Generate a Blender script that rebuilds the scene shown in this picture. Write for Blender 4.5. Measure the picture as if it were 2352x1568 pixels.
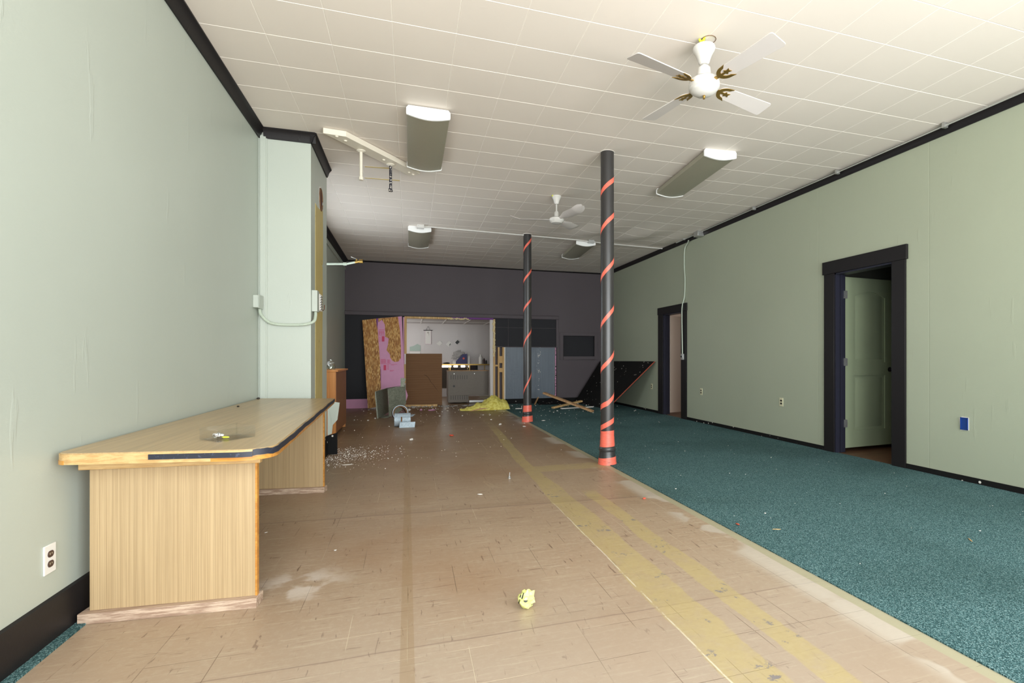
import bpy, bmesh, math, random
from mathutils import Vector, Matrix
for o in list(bpy.data.objects): bpy.data.objects.remove(o)
SC = bpy.context.scene
COL = SC.collection

# ---------------------------------------------------------------- camera
YAW = math.radians(17.898)
SN, CS = math.sin(YAW), math.cos(YAW)
FPX, CXP, HYP, CAMZ = 1187.38, 1323.46, 822.0, 1.1218
H = 3.3043          # ceiling height
BY = 12.48          # back wall
XL, XR = -1.36, 4.80
cam_data = bpy.data.cameras.new('camera')
cam_data.sensor_width = 36.0
cam_data.lens = 36.0 * FPX / 2352.0
cam_data.shift_x = -(CXP - 1176.0) / 2352.0
cam_data.shift_y = (HYP - 784.0) / 2352.0
cam_data.clip_start = 0.05
cam = bpy.data.objects.new('camera', cam_data)
COL.objects.link(cam)
cam.location = (0, 0, CAMZ)
cam.rotation_euler = (math.radians(90), 0, -YAW)
SC.camera = cam

# ---------------------------------------------------------------- light and exposure
SC.view_settings.view_transform = 'Standard'
SC.view_settings.look = 'None'
SC.view_settings.gamma = 1.0
SC.view_settings.use_curve_mapping = False
SC.view_settings.exposure = 0.0
world = bpy.data.worlds.new('sky'); SC.world = world
world.use_nodes = True
wn = world.node_tree
bg = wn.nodes['Background']
bg.inputs['Color'].default_value = (0.80, 0.90, 1.0, 1)
bg.inputs['Strength'].default_value = 3.0

def area_light(name, loc, rot, sx, sy, power, color, spread=180):
    L = bpy.data.lights.new(name, 'AREA'); L.shape = 'RECTANGLE'; L.size = sx; L.size_y = sy
    L.energy = power; L.color = color; L.spread = math.radians(spread)
    o = bpy.data.objects.new(name, L); COL.objects.link(o)
    o.location = loc; o.rotation_euler = rot
    return o
# daylight entering through the storefront glazing behind the camera
area_light('storefront_daylight', (1.72, -1.22, 1.85), (math.radians(90), 0, 0), 5.9, 2.1, 385, (0.93, 0.97, 1.0), 180)
# the same daylight, low and deep reaching, bounced up from the pale street
area_light('street_bounce', (1.72, -1.26, 1.1), (math.radians(122), 0, 0), 5.9, 1.4, 200, (1.0, 0.94, 0.88), 130)
# fill lamp added behind an invented left-wall window, to brighten the dark rear
area_light('added_side_fill', (XL - .30, 8.2, 1.45), (math.radians(132), 0, math.radians(-90)), 2.6, .9, 26, (1.0, 0.96, 0.93), 180)
# window of the back room (out of sight to its left)
area_light('back_room_daylight', (-1.2, 14.2, 1.5), (math.radians(90), 0, math.radians(-90)), 1.6, 1.2, 26, (1.0, 0.98, 0.96))
# window in the side room, out of sight
area_light('side_room_daylight', (7.3, 9.6, 1.6), (math.radians(90), 0, math.radians(90)), 1.2, 1.4, 16, (1.0, 0.97, 0.93))

# ---------------------------------------------------------------- photo ray helpers (world metres out)
def ray(px, py):
    u = (px - CXP) / FPX; v = (HYP - py) / FPX
    return Vector((SN + u * CS, CS - u * SN, v))
def PZ(px, py, z):
    D = ray(px, py); t = (z - CAMZ) / D.z
    return Vector((D.x * t, D.y * t, z))
def PY(px, py, Y):
    D = ray(px, py); t = Y / D.y
    return Vector((D.x * t, Y, CAMZ + D.z * t))
def PX(px, py, X):
    D = ray(px, py); t = X / D.x
    return Vector((X, D.y * t, CAMZ + D.z * t))

# ---------------------------------------------------------------- node expression builder
class NT:
    def __init__(self, name):
        m = bpy.data.materials.new(name); m.use_nodes = True
        self.m = m; self.t = m.node_tree; self.b = self.t.nodes['Principled BSDF']
        self.tc = self.t.nodes.new('ShaderNodeTexCoord')
        g = self.t.nodes.new('ShaderNodeNewGeometry')
        self.pos = V(self, g.outputs['Position'])
        self.obj = V(self, self.tc.outputs['Object'])
    def set(self, sock, v):
        if isinstance(v, V): self.t.links.new(v.s, sock)
        elif isinstance(v, (tuple, list)):
            sock.default_value = tuple(v) + ((1,) if len(v) == 3 and sock.type == 'RGBA' else ())
        else: sock.default_value = v
    def math(self, op, *a):
        n = self.t.nodes.new('ShaderNodeMath'); n.operation = op
        for i, x in enumerate(a): self.set(n.inputs[i], x)
        return V(self, n.outputs[0])
    def comb(self, x, y, z):
        n = self.t.nodes.new('ShaderNodeCombineXYZ')
        for i, v in enumerate((x, y, z)): self.set(n.inputs[i], v)
        return V(self, n.outputs[0])
    def noise(self, vec, scale=5, detail=3, rough=.5, dist=0):
        n = self.t.nodes.new('ShaderNodeTexNoise')
        self.set(n.inputs['Vector'], vec); n.inputs['Scale'].default_value = scale
        n.inputs['Detail'].default_value = detail; n.inputs['Roughness'].default_value = rough
        n.inputs['Distortion'].default_value = dist
        return V(self, n.outputs['Fac'])
    def voro(self, vec, scale=5, feat='F1', out='Distance', rnd=1):
        n = self.t.nodes.new('ShaderNodeTexVoronoi'); n.feature = feat
        self.set(n.inputs['Vector'], vec); n.inputs['Scale'].default_value = scale
        n.inputs['Randomness'].default_value = rnd
        return V(self, n.outputs[out])
    def white(self, vec):
        n = self.t.nodes.new('ShaderNodeTexWhiteNoise'); n.noise_dimensions = '3D'
        self.set(n.inputs['Vector'], vec)
        return V(self, n.outputs['Value'])
    def mix(self, f, a, b):
        n = self.t.nodes.new('ShaderNodeMix'); n.data_type = 'RGBA'
        self.set(n.inputs[0], f); self.set(n.inputs[6], a); self.set(n.inputs[7], b)
        return V(self, n.outputs[2])
    def ramp(self, f, stops):
        n = self.t.nodes.new('ShaderNodeValToRGB'); self.set(n.inputs[0], f)
        e = n.color_ramp.elements
        while len(e) > 1: e.remove(e[0])
        e[0].position = stops[0][0]; e[0].color = tuple(stops[0][1]) + (1,)
        for p, c in stops[1:]:
            x = e.new(p); x.color = tuple(c) + (1,)
        return V(self, n.outputs[0])
    def ss(self, x, a, b):
        n = self.t.nodes.new('ShaderNodeMapRange'); n.interpolation_type = 'SMOOTHSTEP'
        self.set(n.inputs[0], x); self.set(n.inputs[1], a); self.set(n.inputs[2], b)
        n.inputs[3].default_value = 0; n.inputs[4].default_value = 1
        return V(self, n.outputs[0])
    def bump(self, h, strength=.3, dist=.01):
        n = self.t.nodes.new('ShaderNodeBump'); self.set(n.inputs['Height'], h)
        n.inputs['Strength'].default_value = strength; n.inputs['Distance'].default_value = dist
        self.t.links.new(n.outputs[0], self.b.inputs['Normal'])
    def fin(self, col, rough=.6, metal=0, spec=None, **kw):
        self.set(self.b.inputs['Base Color'], col); self.set(self.b.inputs['Roughness'], rough)
        self.b.inputs['Metallic'].default_value = metal
        if spec is not None: self.b.inputs['Specular IOR Level'].default_value = spec
        for k, v in kw.items(): self.set(self.b.inputs[k.replace('_', ' ')], v)
        return self.m
class V:
    def __init__(self, nt, s): self.n = nt; self.s = s
    def __add__(a, b): return a.n.math('ADD', a, b)
    def __radd__(a, b): return a.n.math('ADD', b, a)
    def __sub__(a, b): return a.n.math('SUBTRACT', a, b)
    def __rsub__(a, b): return a.n.math('SUBTRACT', b, a)
    def __mul__(a, b): return a.n.math('MULTIPLY', a, b)
    def __rmul__(a, b): return a.n.math('MULTIPLY', b, a)
    def __truediv__(a, b): return a.n.math('DIVIDE', a, b)
    def abs(a): return a.n.math('ABSOLUTE', a)
    def floor(a): return a.n.math('FLOOR', a)
    def fract(a): return a.n.math('FRACT', a)
    def lt(a, b): return a.n.math('LESS_THAN', a, b)
    def gt(a, b): return a.n.math('GREATER_THAN', a, b)
    def max(a, b): return a.n.math('MAXIMUM', a, b)
    def min(a, b): return a.n.math('MINIMUM', a, b)
    def scale(a, x, y, z):
        n = a.n.t.nodes.new('ShaderNodeMapping'); a.n.t.links.new(a.s, n.inputs[0])
        n.inputs['Scale'].default_value = (x, y, z); return V(a.n, n.outputs[0])
    def sep(a):
        n = a.n.t.nodes.new('ShaderNodeSeparateXYZ'); a.n.t.links.new(a.s, n.inputs[0])
        return [V(a.n, n.outputs[i]) for i in range(3)]
def srgb(r, g, b):
    f = lambda c: c / 12.92 if c <= .04045 else ((c + .055) / 1.055) ** 2.4
    return tuple(f(c / 255) for c in (r, g, b))

# ---------------------------------------------------------------- materials
M = {}
def plain(name, col, rough=.5, metal=0, var=.08, sc=8, spec=None, bump=0):
    n = NT(name); f = n.noise(n.pos, sc, 4)
    c = n.mix(f, tuple(x * (1 - var) for x in col), tuple(min(1, x * (1 + var)) for x in col))
    if bump: n.bump(n.noise(n.pos, sc * 8, 3), bump, .004)
    M[name] = n.fin(c, rough, metal, spec); return M[name]

def wall_paint(name, col, rough=.45, seams=None, bump=.25, spec=None):
    n = NT(name); x, y, z = n.pos.sep()
    f = n.noise(n.pos, 1.3, 3)
    c = n.mix(f, tuple(v * .95 for v in col), tuple(v * 1.04 for v in col))
    h = n.noise(n.pos, 90, 3, .6) * .25 + n.noise(n.pos, 2.2, 2) * .9
    drip = n.ss(n.noise(n.pos.scale(9, 9, 1.3), 1.5, 4, .55), .66, .72)
    h = h + drip * .5
    if seams:
        for s in seams:
            h = h - (1 - n.ss((y - s).abs(), 0.0, .006)) * .9
    n.bump(h, bump, .006)
    M[name] = n.fin(c, rough, spec=spec); return M[name]
wall_paint('green_left', srgb(181, 187, 177), .42)
wall_paint('green_right', srgb(166, 171, 150), .45, seams=[3.72, 5.15, 6.35, 7.55, 8.9, 10.1, 11.3])
wall_paint('charcoal_wall', srgb(88, 80, 84), .6, bump=.15, spec=.25)
wall_paint('charcoal_dark', srgb(42, 41, 45), .6, bump=.15, spec=.2)
wall_paint('black_trim', srgb(30, 27, 28), .45, bump=.2, spec=.22)
wall_paint('white_room_wall', srgb(205, 200, 198), .6)
wall_paint('side_room_wall', srgb(120, 122, 112), .6)
wall_paint('beige_paint', srgb(200, 180, 165), .5)
wall_paint('navy_jamb', srgb(38, 38, 50), .4, spec=.3)
wall_paint('ceiling_tile', srgb(228, 218, 208), .6, bump=.10)
wall_paint('ceiling_joint_lit', srgb(238, 230, 221), .5, bump=.05)  # groove faces paler than tiles: light on their edges put into the colour

def mat_floor():
    n = NT('vinyl_tile_floor'); x, y, z = n.pos.sep()
    wob = (n.noise(n.pos, 1.1, 2) - .5) * .012
    gx = (x + wob + .007) / .2265; gy = (y - wob + .03) / .2286
    tid = n.white(n.comb(gx.floor(), gy.floor(), 0.0))
    dx = ((gx.fract() - .5).abs() - .5).abs() * .2265
    dy = ((gy.fract() - .5).abs() - .5).abs() * .2286
    base = n.mix(n.noise(n.pos, .9, 4, .6), srgb(154, 130, 106), srgb(172, 151, 128))
    fine = n.noise(n.pos.scale(14, 90, 1), 1.0, 5, .75)
    base = n.mix(n.ss(fine, .35, .65) * .22, base, srgb(150, 118, 92))
    mot = n.noise(n.pos, 34, 5, .75)
    base = n.mix(n.ss(mot, .48, .62) * .16, base, srgb(196, 184, 164))
    base = n.mix(tid * .25, base, srgb(164, 140, 118))
    # streaked marbling, its direction kept across the room
    st = n.noise(n.pos.scale(1.6, 26, 1), 2.2, 5, .65)
    base = n.mix(n.ss(st, .56, .66) * .38, base, srgb(196, 182, 158))
    st2 = n.noise(n.pos.scale(3, 46, 1), 1.7, 5, .6, .6)
    base = n.mix(n.ss(st2, .635, .665) * .7, base, srgb(96, 66, 50))
    st3 = n.noise(n.pos.scale(40, 5, 1), 1.2, 5, .6, .6)
    base = n.mix(n.ss(st3, .645, .675) * .7, base, srgb(92, 64, 50))
    # brown grime blotches further in, with daylight falloff painted as paler front, darker back
    dirt = n.noise(n.pos, .55, 3, .6)
    base = n.mix(n.ss(dirt + y * .012, .50, .68) * .45, base, srgb(146, 110, 78))
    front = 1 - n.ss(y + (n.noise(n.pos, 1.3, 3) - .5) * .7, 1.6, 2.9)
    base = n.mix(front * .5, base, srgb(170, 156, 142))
    mid = n.ss(y, 3.2, 3.85) * (1 - n.ss(y, 3.85, 4.1))
    base = n.mix(mid * .12, base, srgb(120, 86, 62))
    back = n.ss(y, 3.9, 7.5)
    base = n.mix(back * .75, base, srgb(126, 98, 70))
    # joints, some pale, some dark
    pick = n.noise(n.pos, .8, 2)
    jw = .0017
    brk = n.ss(n.noise(n.pos, 3.0, 3), .47, .56)
    j = (1 - n.ss(dx.min(dy), jw * .4, jw)) * brk
    jc = n.mix(n.ss(pick, .45, .55), srgb(88, 66, 52), srgb(214, 198, 172))
    base = n.mix(j * .6, base, jc)
    # plywood seams telegraphing through
    def seam(y0, sl):
        return (y - (y0 + (x * sl)) + (n.noise(n.pos, 2.5, 3) - .5) * .03).abs()
    s1 = seam(3.93, -.055); s2 = seam(2.10, 0.0)
    sm = (1 - n.ss(s1, .002, .012)).max((1 - n.ss(s2, .001, .006)))
    base = n.mix(sm * .6, base, srgb(120, 98, 88))
    hump = (1 - n.ss(s1, 0.0, .12)) * .45 + (1 - n.ss(s2, 0.0, .10)) * .25
    # tape strip running lengthwise, slightly darker
    tp = 1 - n.ss((x + y * .0035).abs(), .024, .027)
    tp = tp * n.ss(n.noise(n.pos.scale(1, .5, 1), 1.4, 3), .28, .42)
    base = n.mix(tp * .38, base, srgb(140, 112, 74))
    # yellow glue bands left by a removed partition
    e = (n.noise(n.pos.scale(1, .6, 1), 3.2, 4, .6) - .5) * .14 + (n.noise(n.pos, 26, 2) - .5) * .02
    ca = 1.16 + n.ss(y, 5.0, 8.8) * .14
    wa = .062 + (1 - n.ss(y, 3.6, 5.2)) * .04
    A = (1 - n.ss((x - ca + e * .6).abs() - wa, -.006, .006)) * (1 - n.ss(y, 7.6, 8.8) * .8)
    B = (1 - n.ss((x - 1.44 + e * .6).abs() - .062, -.006, .006)) * (1 - n.ss(y, 4.0, 4.2))
    C = (1 - n.ss((y - 5.10 + e).abs() - .13, -.006, .006)) * n.ss(x, 1.1, 1.14)
    G = A.max(B).max(C * .8)
    gcol = n.mix(n.noise(n.pos, 40, 3), srgb(172, 152, 92), srgb(186, 168, 114))
    base = n.mix(G * (n.ss(n.noise(n.pos, 8, 5, .7), .25, .6) * .30 + .26), base, gcol)
    spl = n.ss(n.noise(n.pos, 16, 6, .75), .56, .60) * n.ss(n.noise(n.pos, 4.5, 2), .54, .6)
    base = n.mix(spl * G * .8, base, srgb(112, 108, 118))
    # white scrape line inside the band
    sc = (1 - n.ss((x - 1.062 + e * .10).abs(), .001, .006)) * (1 - n.ss(y, 3.0, 5.0)) * n.ss(n.noise(n.pos.scale(1, .5, 1), 9, 5, .8), .42, .56)
    base = n.mix(sc * .55, base, srgb(226, 218, 200))
    # pale strip of mastic and patching along the carpet edge
    em = 1 - n.ss(x - 1.93 + (n.noise(n.pos, 3, 3) - .5) * .02, -.004, .004)
    base = n.mix((1 - em) * .75, base, srgb(164, 160, 132))
    pt = n.ss(x, 1.74, 1.86) * n.ss(n.noise(n.pos, 1.9, 3), .50, .54) * em
    base = n.mix(pt * .55, base, srgb(196, 188, 176))
    # light arcing scratches
    w = n.noise(n.pos.scale(1, 1, 1), 1.1, 1, .5, 1.5)
    scr = (1 - n.ss((w - .5).abs(), .0006, .0022)) * n.ss(y, 4.2, 5.2)
    base = n.mix(scr * .45, base, srgb(206, 184, 150))
    # chalky scuff
    dd = n.math('SQRT', (x + .52) * (x + .52) + (y - 2.85) * (y - 2.85))
    sc2 = (1 - n.ss(dd, .05, .30)) * n.ss(n.noise(n.pos, 6, 4), .45, .6)
    base = n.mix(sc2 * .5, base, srgb(224, 214, 204))
    h = hump * .9 - j * .25 + n.noise(n.pos, 60, 3) * .05 + G * .05
    n.bump(h, .5, .012)
    r = n.noise(n.pos, 3, 4) * .2 + .30
    M['floor'] = n.fin(base, r, spec=.45)
mat_floor()

def mat_carpet():
    n = NT('carpet'); x, y, z = n.pos.sep()
    sp = n.white(n.comb((x * 260).floor(), (y * 260).floor(), 0.0))
    f2 = n.noise(n.pos, 160, 2, .7)
    c = n.ramp(sp * .6 + f2 * .4, [(0, srgb(28, 46, 48)), (.42, srgb(54, 84, 86)), (.66, srgb(90, 122, 124)), (1, srgb(164, 188, 188))])
    c = n.mix(n.ss(n.noise(n.pos, .8, 3), .45, .7) * .3, c, srgb(38, 58, 54))
    specks = n.ss(n.voro(n.pos, 11), .0, .035)
    c = n.mix((1 - specks) * .8 * n.ss(n.noise(n.pos, 2.2, 3), .55, .6), c, srgb(214, 206, 190))
    n.bump(f2, .8, .006)
    M['carpet'] = n.fin(c, .95, spec=.1)
mat_carpet()

def mat_wood(name, c1, c2, axis='z', dens=70, rough=.45):
    n = NT(name)
    st = [dens, dens, dens]; st['xyz'.index(axis)] = 1.2
    f = n.noise(n.pos.scale(*st), 1.0, 5, .7)
    g = n.noise(n.pos.scale(*[s * .22 if s > 2 else .5 for s in st]), 1.0, 4, .6, .8)
    c = n.mix(n.ss(f, .38, .62), c1, c2)
    c = n.mix(n.ss(g, .45, .7) * .3, c, tuple(v * .72 for v in c1))
    n.bump(f, .1, .002)
    M[name] = n.fin(c, rough)
mat_wood('laminate_panel', srgb(166, 140, 104), srgb(186, 160, 122), 'z', 260, .42)
mat_wood('laminate_top', srgb(170, 142, 102), srgb(188, 160, 118), 'y', 60, .30)
mat_wood('oak_edge', srgb(184, 146, 94), srgb(206, 172, 120), 'x', 80, .4)
mat_wood('varnished_edge', srgb(176, 116, 50), srgb(200, 142, 66), 'x', 40, .3)
mat_wood('raw_board', srgb(150, 122, 102), srgb(200, 176, 154), 'x', 70, .7)
mat_wood('stud', srgb(190, 148, 92), srgb(222, 186, 132), 'z', 50, .7)
mat_wood('plank', srgb(168, 124, 84), srgb(204, 164, 120), 'y', 50, .7)
mat_wood('cabinet_wood', srgb(184, 116, 54), srgb(204, 138, 72), 'z', 60, .4)
mat_wood('cabinet_wood_shaded', srgb(132, 84, 50), srgb(150, 98, 60), 'z', 40, .5)  # cabinet wood darkened for its side face: shade put into the colour
mat_wood('wood_floor', srgb(90, 62, 44), srgb(116, 82, 58), 'x', 30, .5)

def mat_osb():
    n = NT('osb'); p = n.pos.scale(1.7, 1, .42) + 0.0 if False else n.pos.scale(1.8, 1, .45)
    d = n.noise(n.pos, 6, 2)
    v = n.voro(p, 38, 'F1', 'Color'); 
    cx, cy, cz = v.sep()
    e = n.voro(p, 38, 'DISTANCE_TO_EDGE')
    c = n.ramp(cx, [(0, srgb(132, 80, 30)), (.35, srgb(186, 128, 58)), (.7, srgb(212, 160, 88)), (1, srgb(236, 196, 128))])
    fs = n.noise(n.pos.scale(60, 60, 7), 1.4, 5, .7)
    c = n.mix(n.ss(fs, .35, .65) * .5, c, srgb(150, 98, 40))
    c = n.mix((1 - n.ss(e, .0, .05)) * .45, c, srgb(92, 54, 22))
    c = n.mix(n.ss(d, .55, .7) * .45, c, srgb(150, 92, 40))
    n.bump(cy, .4, .004); M['osb'] = n.fin(c, .6)
mat_osb()
def mat_galv(name, c1, c2, rough=.45, metal=.6):
    n = NT(name); f = n.voro(n.pos, 60, 'F1', 'Color').sep()[0]; g = n.noise(n.pos, 9, 4)
    c = n.mix(f * .5 + g * .5, c1, c2)
    M[name] = n.fin(c, rough, metal)
mat_galv('galvanised_old', srgb(104, 108, 94), srgb(160, 162, 146), .6, .25)
mat_galv('galvanised', srgb(150, 168, 180), srgb(196, 208, 216), .55, .25)
mat_galv('heater_steel', srgb(96, 86, 76), srgb(106, 96, 85), .5, .1)
def mat_ply():
    n = NT('charcoal_plywood'); x, y, z = n.pos.sep()
    g = n.noise(n.pos.scale(46, 46, 1.2), 1.0, 5, .7)
    c = n.mix(g, srgb(76, 86, 98), srgb(106, 116, 128))
    chips = n.ss(n.voro(n.pos.scale(1, 1, .6), 26), .0, .09)
    zone = n.ss(n.noise(n.pos, 3, 4), .56, .64)
    c = n.mix((1 - chips) * zone * .9, c, srgb(210, 206, 200))
    blis = n.ss(n.noise(n.pos, 26, 4, .7), .56, .60) * n.ss(n.noise(n.pos, 2.3, 2), .5, .56)
    n.bump(g * .4 + blis * .6, .35, .006)
    M['charcoal_plywood'] = n.fin(c, .42)
mat_ply()
def mat_chipped_black():
    n = NT('chipped_black'); ch = n.ss(n.voro(n.pos, 11), .10, .15)
    z = n.ss(n.noise(n.pos, 3.2, 4), .42, .52)
    c = n.mix((1 - ch) * z, srgb(20, 19, 19), srgb(222, 216, 208))
    M['chipped_black'] = n.fin(c, .75, spec=.2)
mat_chipped_black()
def mat_tape_red():
    n = NT('orange_red_tape'); f = n.noise(n.pos.scale(20, 20, 60), 1, 3)
    n.bump(f, .3, .002)
    M['tape_red'] = n.fin(n.mix(f, srgb(222, 92, 74), srgb(238, 120, 100)), .38)
mat_tape_red()
def mat_brown_panel():
    n = NT('brown_ribbed_panel'); x, y, z = n.pos.sep()
    g = (z / .055).fract(); ln = (1 - n.ss((g - .5).abs(), .02, .07))
    f = n.noise(n.pos.scale(2, 2, 90), 1.0, 4, .6)
    c = n.mix(f, srgb(108, 74, 48), srgb(134, 98, 66)); c = n.mix(ln * .25, c, srgb(160, 128, 100))
    cr = (n.noise(n.pos, 2.0, 2) * .3 + (x - .42) * .9 + (z - .62) * .8)
    ck = (1 - n.ss((cr - .12).abs(), .003, .007)) * n.ss(x, .32, .36) * n.ss(z, .3, .4) * (1 - n.ss(z, .7, .8))
    c = n.mix(ck * .9, c, srgb(44, 28, 20))
    M['brown_panel'] = n.fin(c, .65, spec=.2)
mat_brown_panel()
def mat_yellow_wool():
    n = NT('glass_wool'); f = n.noise(n.pos, 18, 5, .7)
    n.bump(n.noise(n.pos, 50, 5, .7), .6, .01)
    M['glass_wool'] = n.fin(n.mix(n.ss(f, .35, .65), srgb(210, 192, 84), srgb(244, 234, 136)), .95, spec=.1)
mat_yellow_wool()
def mat_foam_strip():
    n = NT('old_yellow_adhesive'); x, y, z = n.pos.sep(); f = n.noise(n.pos.scale(14, 14, 4), 1, 5, .7)
    c = n.mix(f, srgb(178, 156, 92), srgb(206, 186, 124))
    c = n.mix(n.ss(n.noise(n.pos, 9, 4, .7), .6, .7) * .5, c, srgb(120, 98, 50))
    M['yellow_strip'] = n.fin(c, .6)
mat_foam_strip()
def mat_blackwhite_flake(name, dark, light, th=.6):
    n = NT(name); f = n.noise(n.pos, 60, 4, .7)
    M[name] = n.fin(n.mix(n.ss(f, th, th + .03), dark, light), .5)
mat_blackwhite_flake('flaking_black_pipe', srgb(44, 42, 50), srgb(214, 206, 196), .56)
mat_blackwhite_flake('worn_black_tape', srgb(36, 38, 50), srgb(62, 66, 84), .60)
plain('column_black', srgb(52, 50, 50), .34, 0, .1, 30, bump=.15)
plain('white_enamel', srgb(212, 209, 204), .3, 0, .02)
plain('white_plastic', srgb(232, 230, 226), .35, 0, .02)
plain('cream_paint', srgb(226, 218, 202), .45, 0, .04)
plain('blade_white', srgb(206, 199, 195), .4, 0, .03)
plain('fixture_cap', srgb(240, 240, 238), .4, 0, .01)
plain('brass', srgb(168, 136, 72), .32, .8, .15)
plain('brown_device', srgb(66, 44, 38), .35, 0, .1)
plain('black_slot', srgb(14, 12, 12), .5, 0, 0)
plain('cream_device', srgb(214, 208, 176), .4, 0, .03)
plain('steel', srgb(190, 190, 188), .35, .8, .06)
plain('green_pipe', srgb(184, 194, 178), .4, 0, .05, 20)
plain('door_green', srgb(150, 160, 132), .42, 0, .03)
plain('pink_foam', srgb(214, 154, 188), .7, 0, .05, 12)
plain('foam_print', srgb(206, 70, 104), .7, 0, .1)
plain('purple_foam_edge', srgb(112, 56, 128), .7, 0, .1)
plain('cream_foam', srgb(226, 206, 158), .8, 0, .15, 60, bump=.8)
plain('rust', srgb(120, 88, 60), .7, .2, .3, 30)
plain('bare_white', srgb(228, 222, 214), .7, 0, .05)
plain('orange_scrap', srgb(222, 84, 60), .5, 0, .1)
plain('pipe_grey', srgb(180, 180, 172), .4, .3, .05)
plain('blue_plastic', srgb(20, 58, 130), .4, 0, .05)
plain('navy_card', srgb(40, 38, 96), .5, 0, .1)
plain('copper', srgb(140, 98, 74), .4, .8, .1)
plain('neon_plastic', srgb(222, 232, 60), .4, 0, .05)
plain('neon_tape', srgb(222, 226, 140), .4, 0, .12, 40)
plain('dark_print', srgb(30, 32, 30), .5, 0, 0)
plain('paper', srgb(224, 222, 216), .8, 0, .03)
plain('pale_green_paper', srgb(166, 182, 172), .7, 0, .03)
plain('grey_newsprint', srgb(168, 164, 160), .8, 0, .3, 60)
plain('exterior_wall', srgb(170, 168, 164), .8, 0, .1)
plain('pavement', srgb(176, 170, 162), .85, 0, .1)
plain('hole_dark', srgb(84, 50, 40), .9, 0, .3, 40)
plain('drop_tile', srgb(196, 192, 190), .8, 0, .04)
plain('fly_dark', srgb(40, 34, 30), .6, 0, .2)
plain('orange_edge', srgb(178, 84, 62), .6, 0, .25, 40)
def mat_lens():
    n = NT('prismatic_lens'); f = n.noise(n.pos, 220, 2)
    n.bump(f, .4, .003)
    M['lens'] = n.fin(n.mix(f, srgb(146, 142, 124), srgb(164, 159, 140)), .32)
mat_lens()
def mat_clear(name, tint, alpha_gloss=.12):
    m = bpy.data.materials.new(name); m.use_nodes = True; t = m.node_tree
    t.nodes.remove(t.nodes['Principled BSDF']); out = t.nodes['Material Output']
    tr = t.nodes.new('ShaderNodeBsdfTransparent'); tr.inputs[0].default_value = tint + (1,)
    gl = t.nodes.new('ShaderNodeBsdfGlossy'); gl.inputs['Roughness'].default_value = .04
    fr = t.nodes.new('ShaderNodeLayerWeight'); fr.inputs[0].default_value = .25
    ad = t.nodes.new('ShaderNodeMath'); ad.operation = 'MULTIPLY_ADD'; ad.inputs[1].default_value = .35 if name != 'acrylic' else .16; ad.inputs[2].default_value = alpha_gloss
    gl.inputs['Color'].default_value = (.85, .85, .85, 1)
    mx = t.nodes.new('ShaderNodeMixShader')
    t.links.new(fr.outputs[1], ad.inputs[0]); t.links.new(ad.outputs[0], mx.inputs[0])
    t.links.new(tr.outputs[0], mx.inputs[1]); t.links.new(gl.outputs[0], mx.inputs[2])
    t.links.new(mx.outputs[0], out.inputs[0]); M[name] = m
mat_clear('window_glass', (.95, .97, .97), 0.0)
mat_clear('acrylic', (.985, .985, .98), .05)
mat_clear('jar_glass', (.93, .95, .92), .10)
n_ = NT('mirror'); M['mirror'] = n_.fin((.86, .89, .9), .02, 1)
n_ = NT('foil'); n_.bump(n_.noise(n_.pos, 90, 3), 1, .01); M['foil'] = n_.fin((.85, .86, .88), .2, 1)

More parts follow.
